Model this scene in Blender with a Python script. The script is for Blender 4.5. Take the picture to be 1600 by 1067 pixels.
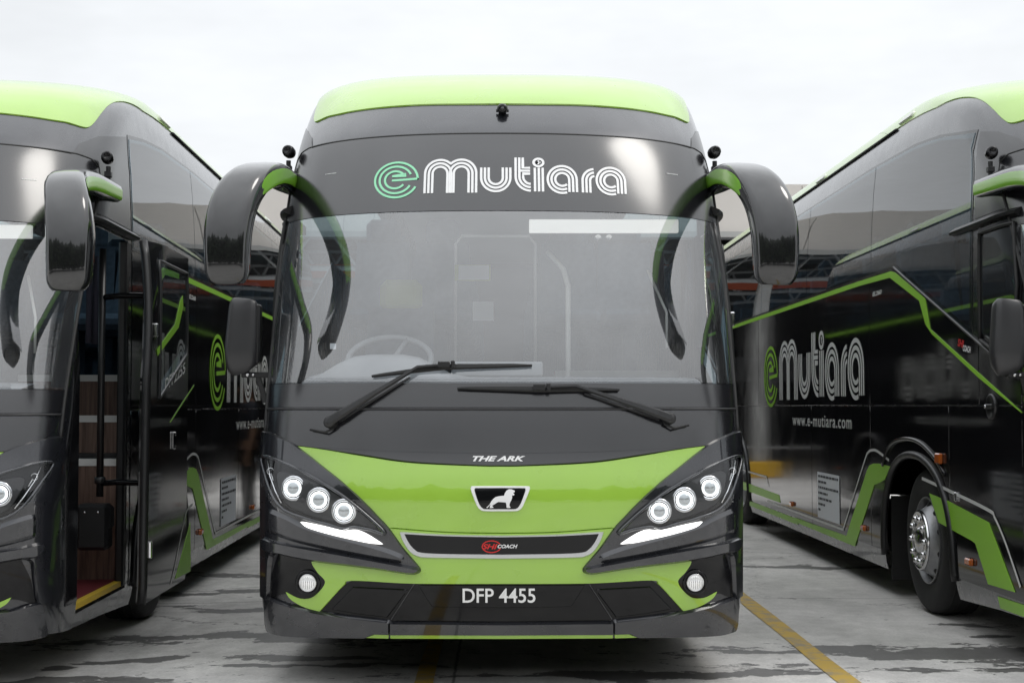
import bpy, bmesh, math, random
import numpy as np
from mathutils import Vector, Matrix, Euler
from mathutils.geometry import delaunay_2d_cdt
random.seed(7)
for o in list(bpy.data.objects): bpy.data.objects.remove(o)
SC = bpy.context.scene
COL = SC.collection
PI = math.pi
# ------------------------------------------------------------------ camera
CAMZ, FPX, CX, CY = 1.42, 2222.0, 800.0, 533.5
PITCH = math.atan((635 - CY) / FPX)
YAW = math.atan((784 - CX) / FPX)
cd = bpy.data.cameras.new('camera'); cam = bpy.data.objects.new('camera', cd); COL.objects.link(cam)
cam.location = (0, 0, CAMZ)
cam.rotation_euler = (PI / 2 + PITCH, 0, YAW)
cd.sensor_width = 36.0; cd.lens = 36.0 * FPX / 1600.0; cd.clip_start = 0.05; cd.clip_end = 2000
cd.dof.use_dof = True; cd.dof.focus_distance = 7.25; cd.dof.aperture_fstop = 8
SC.camera = cam
CAMR = Euler((PI / 2 + PITCH, 0, YAW)).to_matrix()
# ------------------------------------------------------------------ sky and sun
SUN_EL, SUN_AZ = math.radians(57), math.radians(92)   # azimuth from +Y clockwise: right of and a little behind the camera
w = bpy.data.worlds.new('World'); SC.world = w; w.use_nodes = True
nt = w.node_tree; nt.nodes.clear()
N = nt.nodes.new; L = nt.links.new
out = N('ShaderNodeOutputWorld'); bg = N('ShaderNodeBackground'); bg.inputs['Strength'].default_value = 0.1
sky = N('ShaderNodeTexSky'); sky.sky_type = 'NISHITA'; sky.sun_disc = False
sky.sun_elevation = SUN_EL; sky.sun_rotation = SUN_AZ; sky.dust_density = 4.0; sky.air_density = 1.0
tc = N('ShaderNodeTexCoord'); sep = N('ShaderNodeSeparateXYZ'); L(tc.outputs['Generated'], sep.inputs[0])
rmp = N('ShaderNodeMapRange'); rmp.interpolation_type = 'SMOOTHSTEP'      # overcast: brighter towards the zenith
L(sep.outputs['Z'], rmp.inputs['Value'])
for k, v in (('From Min', 0.22), ('From Max', 1.0), ('To Min', 6.2), ('To Max', 12.5)): rmp.inputs[k].default_value = v
nz = N('ShaderNodeTexNoise'); nz.inputs['Scale'].default_value = 2.2; nz.inputs['Detail'].default_value = 5; nz.inputs['Roughness'].default_value = 0.66
mp = N('ShaderNodeMapping'); mp.inputs['Scale'].default_value = (1, 1, 3.0)
L(tc.outputs['Generated'], mp.inputs[0]); L(mp.outputs[0], nz.inputs[0])
cr = N('ShaderNodeMapRange'); L(nz.outputs[0], cr.inputs['Value'])
for k, v in (('From Min', 0.3), ('From Max', 0.7), ('To Min', 0.9), ('To Max', 1.1)): cr.inputs[k].default_value = v
ml = N('ShaderNodeMath'); ml.operation = 'MULTIPLY'; L(rmp.outputs[0], ml.inputs[0]); L(cr.outputs[0], ml.inputs[1])
cw = N('ShaderNodeVectorMath'); cw.operation = 'SCALE'; cw.inputs[0].default_value = (0.965, 0.99, 1.015); L(ml.outputs[0], cw.inputs['Scale'])
mx = N('ShaderNodeMix'); mx.data_type = 'RGBA'; mx.inputs['Factor'].default_value = 0.94
L(sky.outputs[0], mx.inputs['A']); L(cw.outputs[0], mx.inputs['B']); L(mx.outputs['Result'], bg.inputs['Color']); L(bg.outputs[0], out.inputs[0])
sd = bpy.data.lights.new('sun', 'SUN'); sd.energy = 0.5; sd.angle = math.radians(19); sd.color = (1, 0.965, 0.91)
so = bpy.data.objects.new('sun', sd); COL.objects.link(so)
sdir = Vector((math.sin(SUN_AZ) * math.cos(SUN_EL), math.cos(SUN_AZ) * math.cos(SUN_EL), math.sin(SUN_EL)))
so.rotation_euler = (-sdir).to_track_quat('-Z', 'Y').to_euler(); so.location = sdir * 60
SC.view_settings.view_transform = 'Standard'; SC.view_settings.look = 'None'; SC.view_settings.gamma = 1
SC.view_settings.use_curve_mapping = False; SC.view_settings.exposure = 0.68
try:
    SC.cycles.transparent_max_bounces = 16; SC.cycles.max_bounces = 12
except Exception: pass
# ------------------------------------------------------------------ materials
MATS = {}
def prin(name, col, rough=0.5, metal=0.0, coat=0.0, spec=0.5, emit=None, es=0.0, ior=1.5, noise=0.0, nscale=6.0, rnoise=0.0, bump=0.0):
    m = bpy.data.materials.new(name); m.use_nodes = True; t = m.node_tree
    b = t.nodes['Principled BSDF']
    b.inputs['Base Color'].default_value = (*col, 1); b.inputs['Roughness'].default_value = rough
    b.inputs['Metallic'].default_value = metal; b.inputs['IOR'].default_value = ior
    b.inputs['Coat Weight'].default_value = coat; b.inputs['Coat Roughness'].default_value = 0.03; b.inputs['Coat IOR'].default_value = 1.75
    b.inputs['Specular IOR Level'].default_value = spec
    if emit: b.inputs['Emission Color'].default_value = (*emit, 1); b.inputs['Emission Strength'].default_value = es
    if noise or rnoise or bump:
        c = t.nodes.new('ShaderNodeTexCoord'); n = t.nodes.new('ShaderNodeTexNoise'); n.inputs['Scale'].default_value = nscale; n.inputs['Detail'].default_value = 7
        t.links.new(c.outputs['Object'], n.inputs[0])
        if noise:
            mr = t.nodes.new('ShaderNodeMapRange'); t.links.new(n.outputs[0], mr.inputs['Value'])
            mr.inputs['From Min'].default_value = 0.3; mr.inputs['From Max'].default_value = 0.7
            mr.inputs['To Min'].default_value = 1 - noise; mr.inputs['To Max'].default_value = 1 + noise
            vm = t.nodes.new('ShaderNodeVectorMath'); vm.operation = 'SCALE'; vm.inputs[0].default_value = col
            t.links.new(mr.outputs[0], vm.inputs['Scale']); t.links.new(vm.outputs[0], b.inputs['Base Color'])
        if rnoise:
            mr = t.nodes.new('ShaderNodeMapRange'); t.links.new(n.outputs[0], mr.inputs['Value'])
            mr.inputs['From Min'].default_value = 0.3; mr.inputs['From Max'].default_value = 0.7
            mr.inputs['To Min'].default_value = max(0, rough - rnoise); mr.inputs['To Max'].default_value = rough + rnoise
            t.links.new(mr.outputs[0], b.inputs['Roughness'])
        if bump:
            bp = t.nodes.new('ShaderNodeBump'); bp.inputs['Strength'].default_value = bump; bp.inputs['Distance'].default_value = 0.01
            t.links.new(n.outputs[0], bp.inputs['Height']); t.links.new(bp.outputs[0], b.inputs['Normal'])
    MATS[name] = m; return m
prin('gunmetal', (0.020, 0.021, 0.026), 0.28, 0.5, coat=0.75, noise=0.08, nscale=7, rnoise=0.04)
prin('green_paint', (0.295, 0.515, 0.045), 0.30, 0.0, coat=0.8, noise=0.03, nscale=5, rnoise=0.05)
prin('green_trim', (0.17, 0.42, 0.02), 0.3, 0.0, coat=0.4)
prin('black_gloss', (0.006, 0.006, 0.007), 0.10, 0.0, spec=0.32, rnoise=0.03, nscale=4)
prin('black_panel', (0.006, 0.006, 0.007), 0.07, 0.0, spec=0.55, rnoise=0.025, nscale=3)
prin('mirror_black', (0.008, 0.008, 0.009), 0.16, 0.1, coat=0.6, rnoise=0.03)
prin('black_glass', (0.010, 0.010, 0.012), 0.19, 0.0, ior=1.8, rnoise=0.02, nscale=2)
prin('black_plastic', (0.014, 0.014, 0.015), 0.38, rnoise=0.06, nscale=14)
prin('black_rubber', (0.012, 0.012, 0.012), 0.6, noise=0.2, nscale=20)
prin('tyre_rubber', (0.014, 0.014, 0.0145), 0.75, noise=0.25, nscale=9)
prin('mirror_grey', (0.03, 0.03, 0.032), 0.36, noise=0.05)
prin('silver', (0.62, 0.63, 0.64), 0.28, 0.75)
prin('chrome', (0.66, 0.66, 0.67), 0.16, 1.0, noise=0.08, nscale=12, rnoise=0.06)
prin('steel', (0.28, 0.285, 0.295), 0.38, 0.8, noise=0.2, nscale=10, rnoise=0.08)
prin('white_print', (0.8, 0.8, 0.8), 0.45)
prin('grey_print', (0.62, 0.63, 0.62), 0.4)
prin('mint_print', (0.28, 0.70, 0.43), 0.45)
prin('lime_print', (0.26, 0.55, 0.04), 0.4)
prin('red_print', (0.6, 0.02, 0.02), 0.45)
prin('ink', (0.05, 0.05, 0.06), 0.7)
prin('paper', (0.68, 0.70, 0.74), 0.7)
prin('white_plastic', (0.72, 0.72, 0.70), 0.4)
prin('lamp_white', (0.8, 0.8, 0.8), 0.3, emit=(1, 0.99, 0.97), es=1.15)
prin('ring_light', (0.9, 0.9, 0.9), 0.3, emit=(0.97, 1, 1), es=1.7)
prin('projector', (0.30, 0.32, 0.33), 0.10, 0.9, emit=(0.97, 1, 1), es=0.14)
prin('fog_glow', (0.6, 0.6, 0.6), 0.15, 0.6, emit=(1, 1, 0.98), es=0.22)
prin('cabin_glow', (0.8, 0.8, 0.77), 0.4, emit=(1, 0.99, 0.95), es=0.3)
prin('amber', (0.45, 0.10, 0.01), 0.2, coat=0.6)
prin('dashboard', (0.22, 0.225, 0.24), 0.55, noise=0.08)
prin('interior_grey', (0.30, 0.31, 0.33), 0.7, noise=0.06)
prin('interior_dark', (0.045, 0.048, 0.055), 0.7)
prin('seat_cloth', (0.07, 0.10, 0.14), 0.85, noise=0.2, nscale=25)
prin('headrest', (0.38, 0.47, 0.08), 0.7)
prin('carpet', (0.14, 0.012, 0.018), 0.95, noise=0.45, nscale=160, bump=0.6)
prin('yellow_trim', (0.62, 0.42, 0.03), 0.5)
prin('curtain', (0.05, 0.05, 0.075), 0.9)
prin('beige_cladding', (0.62, 0.585, 0.55), 0.6, noise=0.05, nscale=0.6)
prin('dark_cladding', (0.05, 0.05, 0.052), 0.8, noise=0.2, nscale=0.5)
prin('orange_paint', (0.55, 0.10, 0.03), 0.6)
prin('truss_paint', (0.42, 0.44, 0.46), 0.5)
prin('column_paint', (0.36, 0.36, 0.35), 0.7, noise=0.12, nscale=2)
prin('yellow_paint', (0.62, 0.36, 0.02), 0.6, noise=0.15, nscale=5)
prin('foliage_dark', (0.035, 0.055, 0.025), 0.9, noise=0.5, nscale=0.4)
prin('skin', (0.30, 0.17, 0.11), 0.55)
prin('navy_cloth', (0.012, 0.014, 0.022), 0.85)
prin('trouser_cloth', (0.012, 0.012, 0.014), 0.85)
prin('hair', (0.008, 0.007, 0.006), 0.5)
def wood():
    m = prin('wood_laminate', (0.1, 0.06, 0.045), 0.45); t = m.node_tree; b = t.nodes['Principled BSDF']
    c = t.nodes.new('ShaderNodeTexCoord'); mp = t.nodes.new('ShaderNodeMapping'); mp.inputs['Scale'].default_value = (26, 26, 1.6)
    n = t.nodes.new('ShaderNodeTexNoise'); n.inputs['Scale'].default_value = 1.6; n.inputs['Detail'].default_value = 8; n.inputs['Distortion'].default_value = 0.6
    r = t.nodes.new('ShaderNodeValToRGB'); r.color_ramp.elements[0].color = (0.08, 0.048, 0.036, 1); r.color_ramp.elements[1].color = (0.26, 0.165, 0.125, 1)
    r.color_ramp.elements[0].position = 0.3; r.color_ramp.elements[1].position = 0.72
    t.links.new(c.outputs['Object'], mp.inputs[0]); t.links.new(mp.outputs[0], n.inputs[0]); t.links.new(n.outputs[0], r.inputs[0]); t.links.new(r.outputs[0], b.inputs['Base Color'])
wood()
def glass(name, tint, ior, haze=0.0, hazecol=(0.5, 0.52, 0.54), rough=0.015):
    m = bpy.data.materials.new(name); m.use_nodes = True; t = m.node_tree; t.nodes.clear()
    o = t.nodes.new('ShaderNodeOutputMaterial'); tr = t.nodes.new('ShaderNodeBsdfTransparent'); tr.inputs[0].default_value = (*tint, 1)
    gl = t.nodes.new('ShaderNodeBsdfGlossy'); gl.inputs['Roughness'].default_value = rough; gl.inputs['Color'].default_value = (1, 1, 1, 1)
    fr = t.nodes.new('ShaderNodeFresnel'); fr.inputs['IOR'].default_value = ior
    df = t.nodes.new('ShaderNodeBsdfDiffuse'); df.inputs['Color'].default_value = (*hazecol, 1)
    m1 = t.nodes.new('ShaderNodeMixShader'); m2 = t.nodes.new('ShaderNodeMixShader')
    m1.inputs[0].default_value = haze
    if haze:
        c = t.nodes.new('ShaderNodeTexCoord'); n = t.nodes.new('ShaderNodeTexNoise'); n.inputs['Scale'].default_value = 1.6; n.inputs['Detail'].default_value = 6
        r = t.nodes.new('ShaderNodeMapRange'); r.inputs['From Min'].default_value = 0.3; r.inputs['From Max'].default_value = 0.7
        r.inputs['To Min'].default_value = haze * 0.75; r.inputs['To Max'].default_value = haze * 1.25
        t.links.new(c.outputs['Object'], n.inputs[0]); t.links.new(n.outputs[0], r.inputs[0]); t.links.new(r.outputs[0], m1.inputs[0])
    t.links.new(tr.outputs[0], m1.inputs[1]); t.links.new(df.outputs[0], m1.inputs[2])
    geo = t.nodes.new('ShaderNodeNewGeometry')      # the back of the pane has the same weak reflection, no total reflection
    fb = t.nodes.new('ShaderNodeMix'); fb.data_type = 'FLOAT'; fb.inputs['B'].default_value = 0.06
    t.links.new(geo.outputs['Backfacing'], fb.inputs['Factor']); t.links.new(fr.outputs[0], fb.inputs['A'])
    t.links.new(fb.outputs['Result'], m2.inputs[0]); t.links.new(m1.outputs[0], m2.inputs[1]); t.links.new(gl.outputs[0], m2.inputs[2])
    t.links.new(m2.outputs[0], o.inputs[0]); MATS[name] = m; return m
glass('windscreen_glass', (0.84, 0.87, 0.88), 2.45, haze=0.05)  # diffuse haze mixed into the glass colour to make the pane read paler
glass('side_glass', (0.36, 0.48, 0.53), 1.62, haze=0.03)
glass('clear_lens', (0.93, 0.94, 0.95), 1.45)
# ------------------------------------------------------------------ object helpers
def link(name, me, mat=None, parent=None, smooth=None):
    o = bpy.data.objects.new(name, me); COL.objects.link(o)
    if mat is not None and not me.materials: me.materials.append(MATS[mat])
    if parent is not None: o.parent = parent
    if smooth is not None:
        for p in me.polygons: p.use_smooth = smooth
    return o
def tag(o, label, cat, group=None, kind=None):
    if label: o['label'] = label
    if cat: o['category'] = cat
    if group: o['group'] = group
    if kind: o['kind'] = kind
    return o
def empty(name, loc):
    o = bpy.data.objects.new(name, None); COL.objects.link(o); o.location = loc; o.empty_display_size = 0.3; return o
class MB:
    """collects shapes for one mesh; coordinates are bus coordinates when sub-origin is given on build"""
    def __init__(s): s.v = []; s.f = []
    def add(s, vs, fs):
        b = len(s.v); s.v += [tuple(p) for p in vs]; s.f += [tuple(i + b for i in q) for q in fs]; return s
    def box(s, x0, x1, y0, y1, z0, z1):
        return s.add([(x0,y0,z0),(x1,y0,z0),(x1,y1,z0),(x0,y1,z0),(x0,y0,z1),(x1,y0,z1),(x1,y1,z1),(x0,y1,z1)],
                     [(0,3,2,1),(4,5,6,7),(0,1,5,4),(1,2,6,5),(2,3,7,6),(3,0,4,7)])
    def cbox(s, x0, x1, y0, y1, z0, z1, c):
        """box with chamfered edges"""
        X, Y, Z = (x0, x1), (y0, y1), (z0, z1); vs = []; idx = {}
        for i in (0, 1):
            for j in (0, 1):
                for k in (0, 1):
                    sx, sy, sz = (1 - 2*i)*c, (1 - 2*j)*c, (1 - 2*k)*c
                    for a in range(3):
                        p = [X[i] + sx, Y[j] + sy, Z[k] + sz]; p[a] = (X[i], Y[j], Z[k])[a]
                        idx[i, j, k, a] = len(vs); vs.append(tuple(p))
        fs = []
        I = idx
        for i in (0, 1): fs.append([I[i,0,0,0], I[i,1,0,0], I[i,1,1,0], I[i,0,1,0]])
        for j in (0, 1): fs.append([I[0,j,0,1], I[1,j,0,1], I[1,j,1,1], I[0,j,1,1]])
        for k in (0, 1): fs.append([I[0,0,k,2], I[1,0,k,2], I[1,1,k,2], I[0,1,k,2]])
        for i in (0, 1):
            for j in (0, 1): fs.append([I[i,j,0,0], I[i,j,1,0], I[i,j,1,1], I[i,j,0,1]])
            for k in (0, 1): fs.append([I[i,0,k,0], I[i,1,k,0], I[i,1,k,2], I[i,0,k,2]])
        for j in (0, 1):
            for k in (0, 1): fs.append([I[0,j,k,1], I[1,j,k,1], I[1,j,k,2], I[0,j,k,2]])
        for i in (0, 1):
            for j in (0, 1):
                for k in (0, 1): fs.append([I[i,j,k,0], I[i,j,k,1], I[i,j,k,2]])
        return s.add(vs, fs)
    def tube(s, pts, r, n=10, caps=True, flat=None):
        """round tube along pts; r a number or one per point; flat=(a,b) scales the section along two axes"""
        pts = [Vector(p) for p in pts]; R = r if isinstance(r, (list, tuple)) else [r] * len(pts)
        ref = Vector((0, 0, 1)); vs = []; fs = []
        t0 = (pts[1] - pts[0]).normalized()
        if abs(t0.z) > 0.9: ref = Vector((1, 0, 0))
        for i, p in enumerate(pts):
            t = (pts[min(i+1, len(pts)-1)] - pts[max(i-1, 0)]).normalized()
            a = ref - t * ref.dot(t)
            if a.length < 1e-4: a = t.orthogonal()
            a.normalize(); b = t.cross(a); ref = a
            fa, fb = flat or (1, 1)
            for k in range(n):
                g = 2 * PI * k / n
                vs.append(p + a * (math.cos(g) * R[i] * fa) + b * (math.sin(g) * R[i] * fb))
        for i in range(len(pts) - 1):
            for k in range(n):
                fs.append((i*n+k, i*n+(k+1) % n, (i+1)*n+(k+1) % n, (i+1)*n+k))
        if caps: fs += [tuple(range(n))[::-1], tuple((len(pts)-1)*n + k for k in range(n))]
        return s.add(vs, fs)
    def lathe(s, prof, c, axis, n=24, a0=0, cap=False):
        """prof: (radius, distance along axis)"""
        ax = Vector(axis).normalized(); a = ax.orthogonal().normalized(); b = ax.cross(a); c = Vector(c); vs = []; fs = []
        for (r, h) in prof:
            for k in range(n):
                g = a0 + 2 * PI * k / n
                vs.append(c + ax * h + (a * math.cos(g) + b * math.sin(g)) * r)
        for i in range(len(prof) - 1):
            for k in range(n): fs.append((i*n+k, i*n+(k+1) % n, (i+1)*n+(k+1) % n, (i+1)*n+k))
        if cap: fs += [tuple(range(n))[::-1], tuple((len(prof)-1)*n+k for k in range(n))]
        return s.add(vs, fs)
    def prism(s, poly, fn, d0, d1):
        """poly in 2D extruded; fn(a,b,d) -> point"""
        n = len(poly); vs = [fn(a, b, d0) for a, b in poly] + [fn(a, b, d1) for a, b in poly]
        return s.add(vs, [tuple(range(n))[::-1], tuple(range(n, 2*n))] + [(i, (i+1) % n, n+(i+1) % n, n+i) for i in range(n)])
    def build(s, name, mat, parent=None, smooth=False, org=None, angle=None):
        me = bpy.data.meshes.new(name)
        o3 = Vector(org) if org is not None else Vector((0, 0, 0))
        me.from_pydata([tuple(Vector(p) - o3) for p in s.v], [], s.f)
        bm = bmesh.new(); bm.from_mesh(me); bmesh.ops.recalc_face_normals(bm, faces=bm.faces); 
        if angle:
            for f in bm.faces: f.smooth = True
            for e in bm.edges:
                if len(e.link_faces) == 2 and e.calc_face_angle(0) > math.radians(angle): e.smooth = False
        bm.to_mesh(me); bm.free()
        o = link(name, me, mat, parent, None if angle else smooth); return o
def spline(pts, closed=True, n=8):
    """Catmull-Rom through pts; a point with a third value is a sharp corner"""
    out = []; m = len(pts); rng = m if closed else m - 1
    P = lambda i: pts[i % m] if closed else pts[max(0, min(m-1, i))]
    for i in range(rng):
        p0, p1, p2, p3 = P(i-1), P(i), P(i+1), P(i+2)
        if len(p1) > 2: p0 = p1
        if len(p2) > 2: p3 = p2
        for k in range(n):
            t = k / n; t2 = t*t; t3 = t2*t
            out.append(tuple(0.5*((2*p1[j]) + (-p0[j]+p2[j])*t + (2*p0[j]-5*p1[j]+4*p2[j]-p3[j])*t2 + (-p0[j]+3*p1[j]-3*p2[j]+p3[j])*t3) for j in (0, 1)))
    if not closed: out.append(tuple(pts[-1][:2]))
    return out
def dense(pts, step, closed=True):
    out = []; m = len(pts)
    for i in range(m if closed else m-1):
        a, b = pts[i], pts[(i+1) % m]; d = math.hypot(b[0]-a[0], b[1]-a[1]); k = max(1, int(math.ceil(d/step)))
        for j in range(k): out.append((a[0]+(b[0]-a[0])*j/k, a[1]+(b[1]-a[1])*j/k))
    if not closed: out.append(tuple(pts[-1][:2]))
    return out
# ------------------------------------------------------------------ the coach body as one surface S(u, z)
TAB = [ # z, front y, half width, corner depth, exponent
 (0.18,7.10,1.215,0.55,2.6),(0.27,7.055,1.238,0.55,2.6),(0.42,7.00,1.25,0.55,2.6),(0.65,6.965,1.25,0.55,2.6),(0.95,6.965,1.25,0.55,2.6),(1.20,7.015,1.25,0.57,2.55),
 (1.42,7.06,1.25,0.60,2.5),(1.8,7.17,1.25,0.68,2.4),(2.2,7.33,1.248,0.76,2.35),(2.6,7.52,1.24,0.83,2.3),(2.9,7.70,1.226,0.90,2.3),(3.05,7.84,1.216,0.92,2.3),
 (3.2,8.015,1.203,0.95,2.35),(3.35,8.30,1.180,0.95,2.6),(3.5,8.88,1.130,0.92,2.95),(3.62,9.5,1.05,0.88,3.0),(3.74,10.3,0.90,0.88,2.8),(3.82,11.0,0.70,0.85,2.3),(3.862,11.8,0.42,0.8,2.3),(3.878,12.6,0.012,0.7,2.3)]
Y_REAR = 20.0; LS = 12.0
def pchip(xs, ys, xq):
    xs = np.array(xs); ys = np.array(ys); h = np.diff(xs); d = np.diff(ys)/h; m = np.zeros(len(xs))
    for i in range(1, len(xs)-1):
        if d[i-1]*d[i] > 0:
            w1, w2 = 2*h[i]+h[i-1], h[i]+2*h[i-1]; m[i] = (w1+w2)/(w1/d[i-1]+w2/d[i])
    m[0], m[-1] = d[0], d[-1]
    i = np.clip(np.searchsorted(xs, xq)-1, 0, len(h)-1); t = (xq-xs[i])/h[i]
    return (2*t**3-3*t**2+1)*ys[i] + (t**3-2*t**2+t)*h[i]*m[i] + (-2*t**3+3*t**2)*ys[i+1] + (t**3-t**2)*h[i]*m[i+1]
ZQ = np.linspace(0.18, 3.878, 3000); _T = np.array(TAB)
FT, WT, DT, NT = [pchip(_T[:, 0], _T[:, k], ZQ) for k in (1, 2, 3, 4)]
def prof(z):
    q = (z-0.18)/(3.878-0.18)*2999; q = min(max(q, 0), 2998.999); i = int(q); t = q-i
    return (FT[i]+(FT[i+1]-FT[i])*t, WT[i]+(WT[i+1]-WT[i])*t, DT[i]+(DT[i+1]-DT[i])*t, NT[i]+(NT[i+1]-NT[i])*t)
def S0(u, z):
    f, w_, d, n = prof(z); a = abs(u); s = 1 if u >= 0 else -1
    if a <= 1:
        g = a*PI/2; return Vector((s*w_*math.sin(g)**(2/n), f+d*(1-max(math.cos(g), 0)**(2/n)), z))
    y0 = f+d; return Vector((s*w_, y0+(a-1)/LS*(Y_REAR-y0), z))
def NRM(u, z):
    du = 0.004; dz = 0.004
    if abs(abs(u)-1) < 0.01: du = 0.02
    za, zb = max(z-dz, 0.18), min(z+dz, 3.877)
    a = S0(u+du, z)-S0(u-du, z); b = S0(u, zb)-S0(u, za); n = a.cross(b)
    if n.length < 1e-12: return Vector((0, 0, 1))
    return n.normalized()
def S(u, z, off=0.0): return S0(u, z)+NRM(u, z)*off if off else S0(u, z)
def u_at(side, y, z):
    """u of the point at length y on a side (side = +1 or -1)"""
    f, w_, d, n = prof(z); y0 = f+d
    if y >= y0: return side*(1+(y-y0)/(Y_REAR-y0)*LS)
    c = max(0.0, 1-(y-f)/d); return side*math.acos(min(1, c**(n/2)))*2/PI
def u_x(x, z):
    f, w_, d, n = prof(z); a = min(1, abs(x)/w_); return (1 if x >= 0 else -1)*math.asin(a**(n/2))*2/PI
def inside(p):
    z = p[2]
    if z < 0.18 or z > 3.878: return False
    f, w_, d, n = prof(z); a = abs(p[0])/w_
    if a > 1: return False
    return p[1] >= f+d*(1-(1-a**n)**(1/n))
ORG = Vector((0, 13.0, 0))
BUS = {'c': (0.0, 0.0, 0.0, 0.0), 'l': (-3.69, 0.0, -0.03, 0.026), 'r': (4.13, 0.0, 0.0, 0.0)}     # x, y, z, turn
def to_local(bus, v, point=True):
    x, y, z, a = BUS[bus]; R_ = Matrix.Rotation(-a, 3, 'Z')
    return (R_ @ (v-ORG-Vector((x, y, z))))+ORG if point else R_ @ v
def ray(px, py):
    return CAMR @ Vector(((px-CX)/FPX, (CY-py)/FPX, -1.0))
def hit(px, py, bus='c'):
    """pixel -> (u, z) on that coach's body"""
    d = to_local(bus, ray(px, py), False); c = to_local(bus, Vector((0, 0, CAMZ))); d = d/d.y; c = c-d*c.y
    t0, st = 6.3, 0.025; last = None
    t = t0
    while t < 24:
        if inside(c+d*t):
            a, b = t-st, t
            for _ in range(30):
                m = (a+b)/2
                if inside(c+d*m): b = m
                else: a = m
            p = c+d*b; f, w_, dd, n = prof(p.z)
            if p.y < f+dd: return (u_x(p.x, p.z), p.z)
            return (u_at(1 if p.x > 0 else -1, p.y, p.z), p.z)
        t += st
    # missed: take the closest approach on the silhouette
    best = None; t = 6.8
    while t < 10:
        p = c+d*t; f, w_, dd, n = prof(p.z); e = abs(abs(p.x)-w_)+max(0, (f+dd)-p.y)*0.5
        if best is None or e < best[0]: best = (e, p.copy())
        t += 0.05
    p = best[1]; return ((1 if p.x > 0 else -1)*0.9, p.z)
def plane_pt(px, py, X, bus):
    """pixel -> (y, z) in the coach's own frame on the plane x = X of that frame"""
    d = to_local(bus, ray(px, py), False); c = to_local(bus, Vector((0, 0, CAMZ))); t = (X-c.x)/d.x; return (c.y+d.y*t, c.z+d.z*t)
GU = [i*0.05 for i in range(-22, 23)]+[s*(1.1+0.6*i) for i in range(1, 21) for s in (-1, 1)]
GZ = [0.18+0.07*i for i in range(45)]+[3.3+0.03*i for i in range(1, 20)]
def patch(name, mat, outer, off=0.004, rim=0.006, parent=None, holes=(), chamfer=0.0, xf=None):
    """a piece of skin on the body: outline(s) in (u, z), lifted off the surface, its edge turned down"""
    def clean(pl):
        r = []
        for p in pl:
            if not r or abs(p[0]-r[-1][0])+abs(p[1]-r[-1][1]) > 1e-5: r.append(p)
        if abs(r[0][0]-r[-1][0])+abs(r[0][1]-r[-1][1]) < 1e-5: r.pop()
        return r
    loops = [clean(outer)]+[clean(h) for h in holes]
    flat = [p for l in loops for p in l]
    ed = []; b0 = 0
    for l in loops: ed += [(b0+i, b0+(i+1) % len(l)) for i in range(len(l))]; b0 += len(l)
    co, _, tris, _, _, _ = delaunay_2d_cdt([Vector((p[0]*1.6, p[1])) for p in flat], ed, [], 1, 1e-6)
    bm = bmesh.new(); vs = [bm.verts.new((p[0]/1.6, p[1], 0)) for p in co]
    def within(p, l):
        r = False; j = len(l)-1
        for i in range(len(l)):
            a, b = l[i], l[j]
            if (a[1] > p[1]) != (b[1] > p[1]) and p[0] < (b[0]-a[0])*(p[1]-a[1])/(b[1]-a[1])+a[0]: r = not r
            j = i
        return r
    for t in tris:
        cen = (sum(co[i][0] for i in t)/4.8, sum(co[i][1] for i in t)/3)
        if len(set(t)) == 3 and within(cen, loops[0]) and not any(within(cen, l) for l in loops[1:]):
            try: bm.faces.new([vs[i] for i in t])
            except ValueError: pass
    u0, u1 = min(p[0] for p in flat), max(p[0] for p in flat); z0, z1 = min(p[1] for p in flat), max(p[1] for p in flat)
    for g in GU:
        if u0+1e-4 < g < u1-1e-4: bmesh.ops.bisect_plane(bm, geom=bm.verts[:]+bm.edges[:]+bm.faces[:], dist=1e-6, plane_co=(g, 0, 0), plane_no=(1, 0, 0))
    for g in GZ:
        if z0+1e-4 < g < z1-1e-4: bmesh.ops.bisect_plane(bm, geom=bm.verts[:]+bm.edges[:]+bm.faces[:], dist=1e-6, plane_co=(0, g, 0), plane_no=(0, 1, 0))
    bmesh.ops.remove_doubles(bm, verts=bm.verts, dist=2e-6)
    bmesh.ops.recalc_face_normals(bm, faces=bm.faces)
    for f in bm.faces:
        if f.normal.z < 0: f.normal_flip()
    bm.verts.index_update()
    P = []; NN = []; F = []
    for v in bm.verts:
        n = NRM(v.co.x, v.co.y); P.append(S0(v.co.x, v.co.y)+n*off); NN.append(n)
    for f in bm.faces: F.append([v.index for v in f.verts])
    nv = len(P)
    if rim:
        bnd = [e for e in bm.edges if len(e.link_faces) == 1]; topi = {}; boti = {}; P2 = list(P); outd = {}
        for e in bnd:
            f = e.link_faces[0]; a, b = [l.vert for l in f.loops if l.edge == e][0], None
            for l in f.loops:
                if l.edge == e: a, b = l.vert, l.link_loop_next.vert
            tdir = (P[b.index]-P[a.index]); nn = NN[a.index]; o_ = tdir.cross(nn)
            if o_.length > 1e-9: o_.normalize()
            for v in (a, b): outd[v.index] = outd.get(v.index, Vector((0, 0, 0)))+o_
            e.tag = True
        for i, o_ in outd.items():
            if o_.length > 1e-6: o_.normalize()
            topi[i] = len(P2); P2.append(P[i].copy()); boti[i] = len(P2); P2.append(P[i]-NN[i]*rim+o_*chamfer)
        for e in bnd:
            f = e.link_faces[0]
            for l in f.loops:
                if l.edge == e:
                    a, b = l.vert.index, l.link_loop_next.vert.index
                    F.append([topi[b], topi[a], boti[a], boti[b]])
        P = P2
    bm.free()
    return finish(name, mat, P, F, NN, nv, parent, xf)
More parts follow.
